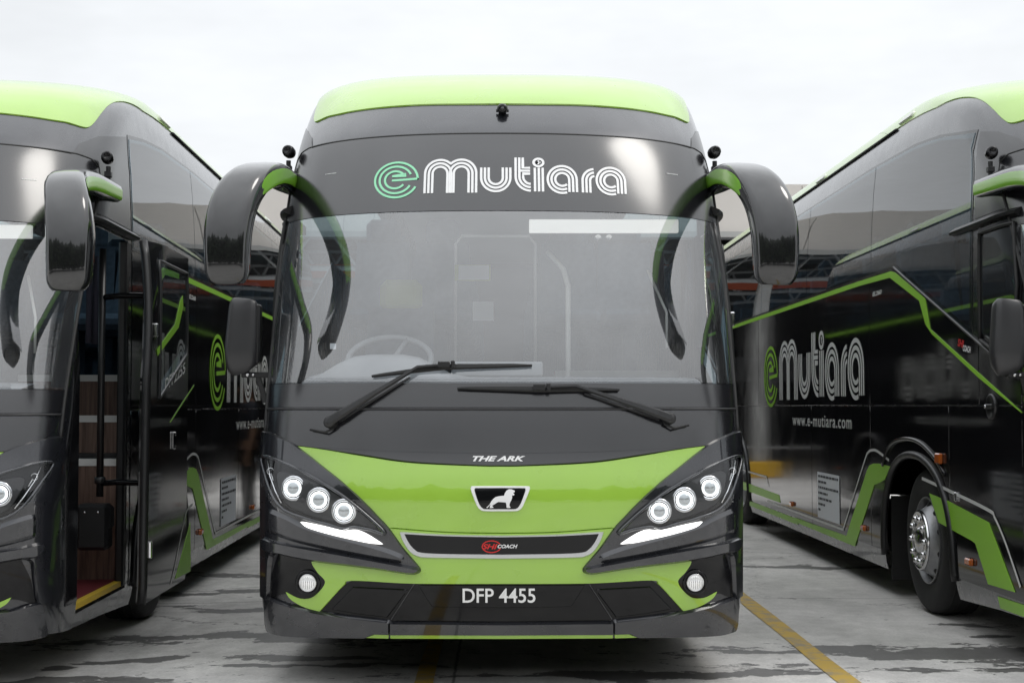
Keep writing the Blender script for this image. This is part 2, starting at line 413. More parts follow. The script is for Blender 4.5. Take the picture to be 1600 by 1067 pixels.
def finish(name, mat, P, F, NN, nv, parent, xf=None):
    me = bpy.data.meshes.new(name)
    if xf: P = [xf(p) for p in P]
    me.from_pydata([tuple(p-ORG) for p in P], [], F); me.update()
    for p in me.polygons: p.use_smooth = True
    ns = [tuple(n) for n in NN]+[(0, 0, 0)]*(len(P)-nv)
    me.normals_split_custom_set_from_vertices(ns)
    return link(name, me, mat, parent)
def ribbons(name, mat, strips, parent, off=0.005, fn=None):
    """flat print: strips are lists of quads/tris in (a,b); fn(a,b) -> (u,z)"""
    P = []; F = []; NN = []
    for (vs, fs) in strips:
        b = len(P)
        for a in vs:
            u, z = fn(*a); n = NRM(u, z); P.append(S0(u, z)+n*off); NN.append(n)
        for f in fs: F.append([i+b for i in f])
    # make all faces look outwards
    for k, f in enumerate(F):
        n = (P[f[1]]-P[f[0]]).cross(P[f[2]]-P[f[0]])
        if n.dot(NN[f[0]]) < 0: F[k] = f[::-1]
    return finish(name, mat, P, F, NN, len(P), parent)
def stroke(pts, w_, closed=False):
    vs = []; fs = []; m = len(pts)
    for i in range(m):
        if closed: a, b = pts[i-1], pts[(i+1) % m]
        else: a, b = pts[max(i-1, 0)], pts[min(i+1, m-1)]
        dx, dy = b[0]-a[0], b[1]-a[1]; l = math.hypot(dx, dy) or 1; k = 1.0
        if 0 < i < m-1:      # mitre
            d1 = Vector((pts[i][0]-pts[i-1][0], pts[i][1]-pts[i-1][1])); d2 = Vector((pts[i+1][0]-pts[i][0], pts[i+1][1]-pts[i][1]))
            if d1.length > 0 and d2.length > 0: k = 1/max(0.5, math.cos(d1.angle(d2)/2))
        nx, ny = -dy/l*w_/2*k, dx/l*w_/2*k
        vs += [(pts[i][0]+nx, pts[i][1]+ny), (pts[i][0]-nx, pts[i][1]-ny)]
    for i in range(m if closed else m-1):
        j = (i+1) % m; fs.append((2*i, 2*i+1, 2*j+1, 2*j))
    return vs, fs
def arc(cx, cy, rx, ry, a0, a1, n=18):
    return [(cx+rx*math.cos(math.radians(a0+(a1-a0)*i/n)), cy-ry*math.sin(math.radians(a0+(a1-a0)*i/n))) for i in range(n+1)]
_txt = {}
def text_mesh(s, bold=0.0, shear=0.0, space=1.0):
    """built-in font -> (verts2d, faces), height of capitals about 0.7"""
    key = (s, bold, shear, space)
    if key in _txt: return _txt[key]
    c = bpy.data.curves.new('t', 'FONT'); c.body = s; c.offset = bold; c.shear = shear; c.space_character = space; c.resolution_u = 4
    o = bpy.data.objects.new('t', c); COL.objects.link(o); bpy.context.view_layer.update()
    me = bpy.data.meshes.new_from_object(o.evaluated_get(bpy.context.evaluated_depsgraph_get()))
    vs = [(v.co.x, v.co.y) for v in me.vertices]; fs = [tuple(p.vertices) for p in me.polygons]
    bpy.data.objects.remove(o); bpy.data.curves.remove(c); bpy.data.meshes.remove(me)
    _txt[key] = (vs, fs); return vs, fs
def norm_text(s, **k):
    """text scaled to 0..1 in width and height of its box"""
    vs, fs = text_mesh(s, **k); x0 = min(v[0] for v in vs); x1 = max(v[0] for v in vs); y0 = min(v[1] for v in vs); y1 = max(v[1] for v in vs)
    return [((x-x0)/(x1-x0), (y-y0)/(y1-y0)) for x, y in vs], fs
# ------------------------------------------------------------------ ground, markings, warehouse, far trees
def make_ground():
    m = bpy.data.materials.new('concrete'); m.use_nodes = True; t = m.node_tree; b = t.nodes['Principled BSDF']
    T = t.nodes.new; K = t.links.new
    c = T('ShaderNodeTexCoord'); P = c.outputs['Object']
    def noise(sc, det=6, ro=0.55, scale3=(1, 1, 1)):
        mp = T('ShaderNodeMapping'); mp.inputs['Scale'].default_value = scale3; K(P, mp.inputs[0])
        n = T('ShaderNodeTexNoise'); n.inputs['Scale'].default_value = sc; n.inputs['Detail'].default_value = det; n.inputs['Roughness'].default_value = ro
        K(mp.outputs[0], n.inputs[0]); return n.outputs[0]
    def mrange(x, a, b_, c_, d):
        r = T('ShaderNodeMapRange'); K(x, r.inputs[0])
        for i, v in enumerate((a, b_, c_, d)): r.inputs[i+1].default_value = v
        return r.outputs[0]
    def math_(op, x, y):
        n = T('ShaderNodeMath'); n.operation = op
        for i, v in enumerate((x, y)):
            if isinstance(v, (int, float)): n.inputs[i].default_value = v
            else: K(v, n.inputs[i])
        return n.outputs[0]
    big = mrange(noise(0.7), 0.3, 0.7, 0.78, 1.2)
    trowel = mrange(noise(2.3, 7, 0.62, (1.7, 0.8, 1)), 0.3, 0.7, 0.84, 1.14)
    fine = math_('MULTIPLY', mrange(noise(55, 8, 0.75), 0.3, 0.7, 0.84, 1.16), mrange(noise(9, 5, 0.6), 0.3, 0.7, 0.92, 1.08))
    drift = noise(0.8, 4, 0.55)
    v = math_('MULTIPLY', math_('MULTIPLY', big, trowel), fine)
    # dark wet patches with ragged outlines (x, y, half length, half width)
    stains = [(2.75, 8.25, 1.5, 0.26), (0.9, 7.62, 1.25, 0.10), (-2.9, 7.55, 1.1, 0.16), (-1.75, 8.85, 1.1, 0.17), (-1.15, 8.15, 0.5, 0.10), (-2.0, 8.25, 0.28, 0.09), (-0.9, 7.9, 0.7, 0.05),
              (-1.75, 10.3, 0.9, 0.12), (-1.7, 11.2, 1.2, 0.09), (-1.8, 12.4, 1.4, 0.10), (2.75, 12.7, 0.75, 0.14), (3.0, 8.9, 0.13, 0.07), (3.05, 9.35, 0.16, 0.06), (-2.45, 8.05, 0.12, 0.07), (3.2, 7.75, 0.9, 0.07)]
    warp = math_('ADD', noise(3.4, 9, 0.62, (0.8, 1.5, 1)), math_('MULTIPLY', math_('SUBTRACT', noise(19, 6, 0.6), 0.5), 0.3)); wet = None
    sep = T('ShaderNodeSeparateXYZ'); K(P, sep.inputs[0])
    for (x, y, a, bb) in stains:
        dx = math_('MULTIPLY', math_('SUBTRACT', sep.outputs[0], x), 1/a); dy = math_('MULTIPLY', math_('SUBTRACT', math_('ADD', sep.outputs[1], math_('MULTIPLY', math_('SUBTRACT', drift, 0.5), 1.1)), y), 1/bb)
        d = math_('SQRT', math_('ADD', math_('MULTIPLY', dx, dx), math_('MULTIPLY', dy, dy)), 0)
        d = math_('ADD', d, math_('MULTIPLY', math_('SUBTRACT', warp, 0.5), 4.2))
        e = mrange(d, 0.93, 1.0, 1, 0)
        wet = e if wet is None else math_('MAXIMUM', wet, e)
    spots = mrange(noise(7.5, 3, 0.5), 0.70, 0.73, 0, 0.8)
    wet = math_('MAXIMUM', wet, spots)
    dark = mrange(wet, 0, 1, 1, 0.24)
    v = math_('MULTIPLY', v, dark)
    # hairline cracks
    vo = T('ShaderNodeTexVoronoi'); vo.feature = 'DISTANCE_TO_EDGE'; vo.inputs['Scale'].default_value = 0.33
    va = T('ShaderNodeVectorMath'); va.operation = 'ADD'; cmb = T('ShaderNodeCombineXYZ'); K(warp, cmb.inputs[0]); K(drift, cmb.inputs[1]); K(P, va.inputs[0]); K(cmb.outputs[0], va.inputs[1]); K(va.outputs[0], vo.inputs['Vector'])
    v = math_('MULTIPLY', v, mrange(vo.outputs['Distance'], 0.001, 0.004, 0.5, 1))
    # slab joints: fine saw cuts
    for ax, k, sp, o in ((1, 1, 4.6, 3.7), (0, 0, 5.2, 2.35)):
        q = math_('ADD', math_('SUBTRACT', sep.outputs[ax], o), math_('MULTIPLY', math_('SUBTRACT', warp, 0.5), 0.03))
        q = math_('ABSOLUTE', math_('SUBTRACT', math_('FRACT', math_('MULTIPLY', q, 1/sp), 0), 0.5), 0)
        v = math_('MULTIPLY', v, mrange(q, 0.0008, 0.0022, 0.35, 1))
    vm = T('ShaderNodeVectorMath'); vm.operation = 'SCALE'; vm.inputs[0].default_value = (0.56, 0.545, 0.522); K(v, vm.inputs['Scale'])
    K(vm.outputs[0], b.inputs['Base Color']); K(mrange(wet, 0, 1, 0.78, 0.5), b.inputs['Roughness'])
    bp = T('ShaderNodeBump'); bp.inputs['Strength'].default_value = 0.25; bp.inputs['Distance'].default_value = 0.004; K(fine, bp.inputs['Height']); K(bp.outputs[0], b.inputs['Normal'])
    MATS['concrete'] = m
    xs = [-600, -120, -40, -12, -6, -4, -3, -2.6, -2.3, -2.0, -1.7, -1.4, -1.1, -0.6, 0, 1, 2, 4, 8, 20, 60, 150, 600]
    ys = [-600, -150, -40, -10, 0, 4, 6, 7, 8, 9, 10, 12, 15, 18, 22, 26, 30, 40, 60, 120, 300, 600]
    def gz(x):
        t = min(max((-1.1-x)/1.2, 0), 1); return -0.03*(3*t*t-2*t*t*t)
    vs = [(x, y, gz(x)) for y in ys for x in xs]; n = len(xs)
    fs = [(j*n+i, j*n+i+1, (j+1)*n+i+1, (j+1)*n+i) for j in range(len(ys)-1) for i in range(n-1)]
    me = bpy.data.meshes.new('ground'); me.from_pydata(vs, [], fs); o = link('ground', me, 'concrete', None, True)
    tag(o, 'grey stained concrete yard under the coaches', None, kind='structure')
    # painted bay lines
    m = bpy.data.materials.new('bay_line_paint'); m.use_nodes = True; t = m.node_tree; b = t.nodes['Principled BSDF']
    c = t.nodes.new('ShaderNodeTexCoord'); n1 = t.nodes.new('ShaderNodeTexNoise'); n1.inputs['Scale'].default_value = 7; n1.inputs['Detail'].default_value = 9; n1.inputs['Roughness'].default_value = 0.7
    t.links.new(c.outputs['Object'], n1.inputs[0]); r = t.nodes.new('ShaderNodeValToRGB'); t.links.new(n1.outputs[0], r.inputs[0])
    r.color_ramp.elements[0].position = 0.36; r.color_ramp.elements[0].color = (0.27, 0.235, 0.18, 1); r.color_ramp.elements[1].position = 0.54; r.color_ramp.elements[1].color = (0.50, 0.33, 0.055, 1)
    t.links.new(r.outputs[0], b.inputs['Base Color']); b.inputs['Roughness'].default_value = 0.7; MATS['bay_line_paint'] = m
    for x, lab in ((1.79, 'worn yellow bay line on concrete beside the coach plated DFP 4455'), (-0.40, 'worn yellow bay line under the coach plated DFP 4455')):
        q = MB(); yy = [5.0+0.6*i for i in range(26)]
        vs = []; 
        for y in yy: hw_ = 0.06 if x > 0 else 0.048; vs += [(x-hw_+0.004*math.sin(y*3), y, 0.004), (x+hw_+0.004*math.sin(y*2+1), y, 0.004)]
        q.add(vs, [(2*i, 2*i+1, 2*i+3, 2*i+2) for i in range(len(yy)-1)])
        tag(q.build('bay_line', 'bay_line_paint'), lab, 'road marking', kind='structure')
make_ground()
def make_warehouse():
    r = empty('warehouse', (0, 28.7, 0)); og = (0, 28.7, 0)
    tag(r, 'open-fronted warehouse with beige fascia and white trusses behind the coaches', 'building')
    for i in range(8):   # fascia sheets
        x0 = -24+6*i; MB().box(x0+0.01, x0+5.99, 28.2, 28.4, 4.9, 5.85).build('fascia_panel', 'beige_cladding', r, org=og)
    MB().box(-24, 24, 28.1, 28.18, 4.78, 4.89).build('gutter', 'column_paint', r, org=og)
    MB().add([(-24, 28.45, 5.8), (24, 28.45, 5.8), (24, 50, 7.2), (-24, 50, 7.2), (-24, 28.45, 5.7), (24, 28.45, 5.7), (24, 50, 7.1), (-24, 50, 7.1)],
             [(0,1,2,3),(7,6,5,4),(0,4,5,1),(1,5,6,2),(2,6,7,3),(3,7,4,0)]).build('roof', 'dark_cladding', r, org=og)
    MB().box(-24, 24, 50, 50.2, 0, 7.2).build('back_wall', 'dark_cladding', r, org=og)
    for s in (-1, 1): MB().box(s*24.1-0.1, s*24.1+0.1, 28.5, 50, 0, 5.7).build('side_wall', 'dark_cladding', r, org=og)
    for i in range(-3, 4):
        x = 0.56+6.2*i
        c = MB().cbox(x-0.14, x+0.14, 28.56, 28.84, 0.3, 4.85, 0.02).build('column', 'column_paint', r, org=og)
        MB().cbox(x-0.38, x+0.38, 28.35, 29.05, 0, 0.32, 0.03).build('plinth', 'yellow_paint', c, org=og)
    for k, y in enumerate((29.6, 36, 43)):
        q = MB(); zt, zb = 5.3+k*0.4, 4.3+k*0.3
        q.tube([(-24, y, zt), (24, y, zt)], 0.05, 6); q.tube([(-24, y, zb), (24, y, zb)], 0.06, 6)
        x = -24
        while x < 23.5: q.tube([(x, y, zb), (x+0.75, y, zt)], 0.035, 6); q.tube([(x+0.75, y, zt), (x+1.5, y, zb)], 0.035, 6); x += 1.5
        q.build('truss', 'truss_paint', r, smooth=True, org=og)
    MB().box(-24, 24, 33, 33.2, 4.42, 4.72).build('orange_beam', 'orange_paint', r, org=og)
    MB().box(-24, 24, 49.6, 49.9, 2.3, 3.2).build('back_window_band', 'interior_grey', r, org=og)
make_warehouse()
def make_trees_far():
    random.seed(3); q = MB()
    for layer in range(3):
        n = 110; R = 25+8*layer
        for i in range(n):
            a = math.radians(195+150*i/n+random.uniform(-1, 1)); x, y = R*math.cos(a), R*math.sin(a); h = random.uniform(6, 10)+1.5*layer
            for k in range(12):   # leafy clumps
                rr = random.uniform(0.9, 2.2); cx, cy, cz = x+random.gauss(0, 2), y+random.gauss(0, 1.5), random.uniform(0.3, 1)*h
                p = [(cx+rr*random.uniform(.6, 1.2)*a_, cy+rr*random.uniform(.6, 1.2)*b_, cz+rr*random.uniform(.6, 1.2)*c_) for a_, b_, c_ in ((1,0,0),(-1,0,0),(0,1,0),(0,-1,0),(0,0,1),(0,0,-1))]
                q.add(p, [(0,2,4),(2,1,4),(1,3,4),(3,0,4),(2,0,5),(1,2,5),(3,1,5),(0,3,5)])
    tag(q.build('far_wood', 'foliage_dark'), 'dark tree line far behind, mirrored in the glossy panels', None, kind='stuff')
make_trees_far()
# ------------------------------------------------------------------ the coach
coach = empty('coach', ORG)
MX = 783.0
def pxp(pts, bus='c', step=10, n=6, curve=True, closed=True):
    q = spline(pts, closed, n) if curve else [tuple(p[:2]) for p in pts]
    q = dense(q, step, closed)
    return [hit(a, b, bus) for a, b in q]
def mir(pl): return [(-u, z) for u, z in pl][::-1]
def whole(half, **k):
    """half outline traced on the viewer's left, from the middle line round to the middle line"""
    q = pxp(half, closed=False, **k); q[0] = (0.0, q[0][1]); q[-1] = (0.0, q[-1][1])
    return q+[(-u, z) for u, z in q[::-1]][1:-1]
def both(name, mat, half, parent=None, **k):
    r = []
    pl = pxp(half, step=k.pop('step', 9), n=k.pop('n', 6), curve=k.pop('curve', True))
    for q in (pl, mir(pl)): r.append(patch(name, mat, q, parent=parent or coach, **k))
    return r
def sd(side, pts, step=0.12, curve=False):
    """outline in (y, z) on one flank"""
    q = spline(pts, True, 6) if curve else pts
    return [(u_at(side, y, z), z) for y, z in dense([tuple(p[:2]) for p in q], step)]
ARCH_F = [(9.06, 0.20), (9.10, 0.55), (9.20, 0.78), (9.42, 0.97), (9.75, 1.07), (10.15, 1.07), (10.45, 0.97), (10.64, 0.78), (10.72, 0.55), (10.74, 0.20)]
ARCH_R = [(y+7.5, z) for y, z in ARCH_F]
def arch_line(side, A): return [(u_at(side, y, z), z) for y, z in dense(A, 0.06, False)]
# --- shell with its openings
bot = []
right = [(u_at(1, 7.62, 0.26), 0.26), (u_at(1, 8.3, 0.24), 0.24)]+arch_line(1, ARCH_F)+[(u_at(1, 11.5, 0.2), 0.2), (u_at(1, 16.0, 0.2), 0.2)]+arch_line(1, ARCH_R)+[(1+LS, 0.25)]
left = [(-u, z) for u, z in right][::-1]
front_bot = [(u_, 0.282-0.02*abs(u_)**6) for u_ in [-0.9+0.1*i for i in range(19)]]
outer = left+front_bot+right+dense([(1+LS, 0.25), (1+LS, 3.878)], 0.1, False)[1:]+dense([(1+LS, 3.878), (-1-LS, 3.878)], 0.3, False)[1:]+dense([(-1-LS, 3.878), (-1-LS, 0.25)], 0.1, False)[1:-1]
hole_ws = dense([(-0.85, 1.53), (0.85, 1.53), (0.83, 2.47), (-0.83, 2.47)], 0.05)
WIN_P = [(9.0, 2.47), (19.6, 2.47), (19.6, 3.27), (11.2, 3.27), (10.0, 3.24), (9.4, 3.19), (9.0, 3.13)]
WIN_D = [(8.72, 1.90), (10.39, 2.47), (19.6, 2.47), (19.6, 3.27), (11.2, 3.27), (10.0, 3.24), (9.4, 3.19), (8.72, 3.08)]
DOOR = [(7.74, 0.33), (8.86, 0.33), (8.86, 2.48), (7.93, 2.48), (7.74, 1.9)]
hole_wp, hole_wd, hole_door = sd(1, WIN_P, 0.3), sd(-1, WIN_D, 0.3), sd(1, DOOR)
shell = patch('body_shell', 'gunmetal', outer, off=0.0, rim=0.0, parent=coach, holes=[hole_ws, hole_wp, hole_wd, hole_door])
q = MB(); rows = [0.25+0.1*i for i in range(36)]+[3.85]    # rear wall
vs = []; 
for z in rows:
    w_ = prof(z)[1]; vs += [(-w_, 20.0, z), (-w_*0.8, 20.12, z), (w_*0.8, 20.12, z), (w_, 20.0, z)]
q.add(vs, [(4*i+k, 4*i+k+1, 4*i+k+5, 4*i+k+4) for i in range(len(rows)-1) for k in range(3)])
q.build('rear_wall', 'black_panel', coach, org=ORG)
MB().box(-1.12, 1.12, 7.75, 9.0, 0.30, 0.36).box(-1.12, 1.12, 10.8, 16.5, 0.30, 0.36).box(-0.75, 0.75, 9.0, 10.8, 0.42, 0.5).box(-0.6, 0.6, 16.5, 18.3, 0.42, 0.5).box(-1.12, 1.12, 18.3, 19.95, 0.3, 0.36).build('underbody', 'black_rubber', coach, org=ORG)
for y0, y1 in ((9.02, 10.78), (16.52, 18.28)):     # wheel housings
    MB().box(-1.2, 1.2, y0, y1, 1.12, 1.15).box(-0.72, 0.72, y0, y1, 0.4, 1.12).build('wheel_housing', 'black_rubber', coach, org=ORG)
# --- roof cap
rb = [hit(x, y, 'c') for x, y in ((783, 163.5), (843, 164), (904, 165), (966, 169), (1010, 174.5), (1040, 180.5), (1055, 184))]
rb[0] = (0.0, rb[0][1])
edge = spline([(u, z) for u, z in rb]+[(0.68, 3.098), (0.715, 3.105), (0.737, 3.15), (0.757, 3.24), (0.78, 3.33), (0.82, 3.40), (0.90, 3.445), (1.1, 3.48), (1.4, 3.51), (2.0, 3.53), (4, 3.535), (13, 3.535)], False, 8)
edge = [(max(u, 0), z) for u, z in edge]; edge[0] = (0.0, edge[0][1])
rear_e = dense([edge[-1], (13, 3.878)], 0.06, False)[1:]
def seg(a, b):    # roof skin between two stations along the border
    pass
re_ = [p for p in edge if p[0] <= 2.3]; 
roof_front = [(-u, z) for u, z in re_[::-1]][:-1]+re_+dense([(re_[-1][0], re_[-1][1]), (re_[-1][0], 3.878)], 0.05, False)[1:]+dense([(re_[-1][0], 3.878), (-re_[-1][0], 3.878)], 0.2, False)[1:]+dense([(-re_[-1][0], 3.878), (-re_[-1][0], re_[-1][1])], 0.05, False)[1:-1]
roof = patch('roof_cap', 'green_paint', roof_front, off=0.007, rim=0.009, chamfer=0.003, parent=coach)
u0 = re_[-1][0]+0.012
rb_r = dense([(u0, 3.535), (13, 3.535)], 0.5, False)+dense([(13, 3.535), (13, 3.878)], 0.05, False)[1:]+dense([(13, 3.878), (u0, 3.878)], 0.5, False)[1:]+dense([(u0, 3.878), (u0, 3.535)], 0.05, False)[1:-1]
patch('roof_panel', 'green_paint', rb_r, off=0.006, rim=0.009, chamfer=0.003, parent=coach); patch('roof_panel', 'green_paint', mir(rb_r), off=0.006, rim=0.009, chamfer=0.003, parent=coach)
for s in (-1, 1):      # drip rail and white side markers along the border
    q = MB(); q.tube([S(s*(2.0+0.5*i), 3.517, 0.008) for i in range(23)], 0.012, 6); q.build('drip_rail', 'black_rubber', coach, True, ORG)
    for y in (10.35, 13.2, 16.0):
        a = patch('side_marker_lamp', 'white_plastic', sd(s, [(y, 3.545), (y+0.32, 3.545), (y+0.30, 3.585), (y+0.02, 3.585)], 0.1), off=0.022, rim=0.02, chamfer=0.004, parent=coach)
# --- windscreen: clear pane with dark header and footer bands, seal lines
def band(u1, z0, u2, z1, rad=0.0):
    pts = [(-u1, z0), (u1, z0), (u2, z1), (-u2, z1)]
    return dense(pts, 0.04)
ws = patch('windscreen', 'windscreen_glass', band(0.868, 1.54, 0.865, 2.443), off=0.004, rim=0.006, parent=coach)
hd = [(-0.865, 2.447), (0.865, 2.447), (0.862, 2.75), (0.85, 2.82), (0.82, 2.865), (0.74, 2.895), (0.5, 2.90), (-0.5, 2.90), (-0.74, 2.895), (-0.82, 2.865), (-0.85, 2.82), (-0.862, 2.75)]
header = patch('header_band', 'black_glass', dense(hd, 0.04), off=0.004, rim=0.006, parent=ws)
patch('footer_band', 'black_glass', band(0.868, 1.415, 0.868, 1.536), off=0.004, rim=0.006, parent=ws)
def seal(pts, off, r, name='seal', mat='black_rubber', parent=None):
    q = MB(); q.tube([S(u, z, off) for u, z in pts], r, 6); return q.build(name, mat, parent or ws, True, ORG)
top = dense([(-0.87, 2.72), (-0.862, 2.80), (-0.84, 2.855), (-0.78, 2.893), (-0.7, 2.905), (0.7, 2.905), (0.78, 2.893), (0.84, 2.855), (0.862, 2.80), (0.87, 2.72)], 0.04, False)
seal(top, 0.001, 0.007)
for s in (-1, 1):
    seal(dense([(s*0.872, 1.27), (s*0.874, 2.72)], 0.05, False), 0.003, 0.011, 'edge_seal')
    a = [(s*0.868, 1.55), (s*0.868, 2.44), (s*0.82, 2.44), (s*0.80, 2.2), (s*0.775, 1.9), (s*0.765, 1.55)]
    patch('frit_border', 'black_glass', dense(a, 0.05), off=0.001, rim=0.003, parent=ws)
seal(dense([(-0.87, 1.407), (0.87, 1.407)], 0.05, False), 0.003, 0.006, mat='mirror_grey')
# dotted edge where the clear pane fades into the footer band
P = []; F = []; NN = []
for row, (z, r) in enumerate(((1.5415, 0.0028), (1.549, 0.0023), (1.5565, 0.0018), (1.564, 0.0013))):
    x = -1.02+0.0037*(row % 2)
    while x < 1.02:
        b = len(P)
        for k in range(6):
            zz = z+r*math.sin(k*PI/3); u = u_x(x+r*math.cos(k*PI/3), zz); n = NRM(u, zz); P.append(S0(u, zz)+n*0.0055); NN.append(n)
        F.append(list(range(b, b+6))); x += 0.0075
o = finish('frit_dots', 'black_glass', P, F, NN, len(P), ws); o['kind'] = 'stuff'
# --- the triple-line logo, drawn in its own units
def logo_strokes():
    W = 27.0; g = []; w_ = []
    e0 = [(315, 393), (608, 380)]+arc(365, 385, 247, 216, 2, 335, 40); g.append(stroke(e0, 25))
    g.append(stroke(arc(358, 385, 186, 165, 22, 333, 34), 25))
    g.append(stroke([(315, 340), (478, 328)]+arc(352, 385, 118, 106, 34, 325, 28), 25))
    p = 42.5
    def hump(cx, side):
        o_ = []
        for r in (170, 127.5, 85):
            a1 = 43 if r == 170 else 0
            q = [(cx-side*r, 562)]+[(cx-side*(x-cx), y) for x, y in arc(cx, 325, r, r, 0, 180-a1, 20)] if False else None
            pts = [(cx-r, 562)]+arc(cx, 325, r, r, 180, a1, 20)
            if a1 == 0: pts.append((cx+r, 562))
            if side < 0: pts = [(2*cx-x, y) for x, y in pts]
            o_.append(stroke(pts, W))
        return o_
    w_ += hump(865, 1); w_ += hump(1113-7, -1)
    for r in (165, 122.5, 80): w_.append(stroke([(1497-r, 255)]+arc(1497, 380, r, r, 180, 360, 20)+[(1497+r, 255)], W))
    T = 1527
    for r, x in ((170, 195), (128, 237)): w_.append(stroke([(T+x, 130)]+arc(T+365, 367, r, r, 180, 270, 12), W))
    w_.append(stroke([(T+277, 130), (T+277, 258), (T+360, 258)], W)); w_.append(stroke([(T+240, 294), (T+360, 294)], W))
    w_.append(stroke([(T+360, 330), (T+280, 330)]+arc(T+365, 367, 85, 88, 180, 270, 10), W))
    for x in (413, 458, 502): w_.append(stroke([(T+x, 255), (T+x, 547)], W))
    w_.append(stroke(arc(T+455, 190, 56, 47, 0, 360, 24), 27)); w_.append(stroke(arc(T+455, 190, 13, 11, 0, 360, 12), 26))
    for cx, sx in ((722, 775), (1281, 1334)):
        for r in (165, 122, 79):
            a = math.degrees(math.asin((sx-cx)/r)); w_.append(stroke(arc(T+cx, 395, r, r, -90+a, -360, 30)+[(T+cx+r, 547)], W))
    for r in (143, 100, 57): w_.append(stroke([(T+1097-r, 549)]+arc(T+1097, 400, r, r, 180, 95, 12), W))
    return g, w_
LG, LW = logo_strokes()
def front_logo(a, b):     # logo units -> the header band
    x = -0.688+(a-105)*0.000471; z = 2.548+(560-b)*0.000478; return (u_x(x, z), z)
ribbons('logo_e', 'mint_print', LG, header, 0.0065, front_logo); ribbons('logo_word', 'white_print', LW, header, 0.0065, front_logo)
def front_text(s, mat, px0, px1, py0, py1, parent, off, bold=0.0, shear=0.0, slope=0.0, name='lettering'):
    vs, fs = norm_text(s, bold=bold, shear=shear); a, b = hit(px0, py1), hit(px1, py0); x0, x1 = S0(*a).x, S0(*b).x
    return ribbons(name, mat, [(vs, fs)], parent, off, lambda p, q_: (lambda z: (u_x(x0+(x1-x0)*p, z), z))(a[1]+(b[1]-a[1])*q_))
for s in (-1, 1):       # tiny printed rows near the top corners of the header
    x0 = s*0.94
    ribbons('maker_mark', 'grey_print', [stroke([(x0-0.033+0.0075*i, 0.0), (x0-0.029+0.0075*i, 0.0)], 0.006) for i in range(9)], header, 0.006, lambda a, b: (u_x(a, 2.70+b), 2.70+b))
# --- dark panel under the windscreen, name strip
low = whole([(783, 642.5, 1), (600, 642.5), (424, 643.5, 1), (421, 660), (424, 673), (437, 684), (462, 695.5, 1), (518, 701.5), (640, 706), (783, 708.5, 1)])
front_panel = patch('lower_screen_panel', 'black_glass', low, off=0.005, rim=0.006, chamfer=0.002, parent=coach)
strip = whole([(783, 709.5, 1), (640, 707), (500, 700.5, 1), (566, 710.5), (642.6, 721.5), (746, 727), (783, 727.5, 1)])
ns = patch('name_strip', 'black_glass', strip, off=0.012, rim=0.012, chamfer=0.006, parent=coach)
front_text('THE ARK', 'white_print', 738.5, 821, 713, 721.3, ns, 0.0145, bold=0.035, shear=0.35)
# --- green nose
hood = whole([(783, 729.5, 1), (746, 729), (642.6, 724), (566, 713), (511, 703.5), (461.5, 697, 1), (498, 733), (530, 762), (565, 794), (600, 828, 1), (613, 823.5, 1), (700, 830), (783, 831.5, 1)])
nose = patch('nose_panel', 'green_paint', hood, off=0.010, rim=0.012, chamfer=0.004, parent=coach)
lower = whole([(783, 833.5, 1), (700, 832), (606, 825, 1), (640, 884), (600, 879), (545, 871), (488, 868, 1), (489, 880), (498, 894), (509, 907), (502, 921), (487, 933), (468, 933.5), (448.5, 924, 1), (455, 934), (468, 943), (482, 949), (500.5, 953.7, 1),
               (520, 932), (538, 913), (552, 906), (647, 910.5), (783, 911, 1)], step=8)
bumper = patch('bumper_panel', 'green_paint', lower, off=0.010, rim=0.012, chamfer=0.004, parent=coach)
# grille slot
tr = patch('grille_trim', 'silver', whole([(783, 837, 1), (700, 835.5), (626, 831, 1), (631, 845), (641, 860), (653, 867.5), (675, 870), (783, 871.5, 1)]), off=0.018, rim=0.014, chamfer=0.006, parent=bumper)
gr = patch('grille_mesh', 'black_gloss', whole([(783, 838.5, 1), (700, 837), (633, 833.5, 1), (639, 846), (648, 857), (660, 862.5), (700, 864.5), (783, 865.5, 1)]), off=0.0195, rim=0.002, parent=bumper)
front_text('SHI', 'red_print', 753.5, 777.5, 848.8, 857, gr, 0.022, bold=0.03, shear=0.3)
front_text('COACH', 'white_print', 777.5, 808.5, 849.6, 855.4, gr, 0.0222, bold=0.03, shear=0.3)
hc = S0(*hit(768, 853))
ribbons('badge_ring', 'red_print', [stroke(arc(hc.x, 0, 0.045, -0.028, 25, 345, 30), 0.005)], gr, 0.0215, lambda a, b: (u_x(a, hc.z+b), hc.z+b))
# lion badge
def zl(pts): return [(720+x*0.1781, 690+y*0.1781) for x, y in pts]
bf = patch('badge_frame', 'white_print', pxp(zl([(92, 420), (97, 402), (115, 395), (345, 394), (580, 395), (597, 402), (600, 420), (560, 520), (535, 572), (510, 595), (470, 603), (345, 604), (215, 603), (175, 592), (150, 565), (125, 510)]), step=2, n=5), off=0.018, rim=0.01, chamfer=0.003, parent=nose)
bb = patch('badge_plate', 'black_gloss', pxp(zl([(122, 430), (128, 414), (145, 410), (345, 409), (548, 410), (563, 415), (566, 432), (535, 515), (515, 555), (495, 578), (465, 587), (345, 588), (220, 587), (190, 578), (170, 555), (150, 515)]), step=2, n=5), off=0.0195, rim=0.002, parent=nose)
lion = [(225,572),(240,560),(254,545),(268,520),(285,500),(305,485),(335,478),(380,473),(385,455),(400,433),(420,420),(445,420),(460,427),(473,432),(472,445),(460,447),(462,455),(472,465),(462,472),(450,470),(450,490),(442,515),(432,530),(427,545),(426,560),(437,570),(430,577),(402,576),(400,550),(395,530),(370,528),(330,525),(315,532),(295,545),(277,555),(280,566),(290,575),(255,578),(256,562),(262,545),(250,557),(240,572),(230,578)]
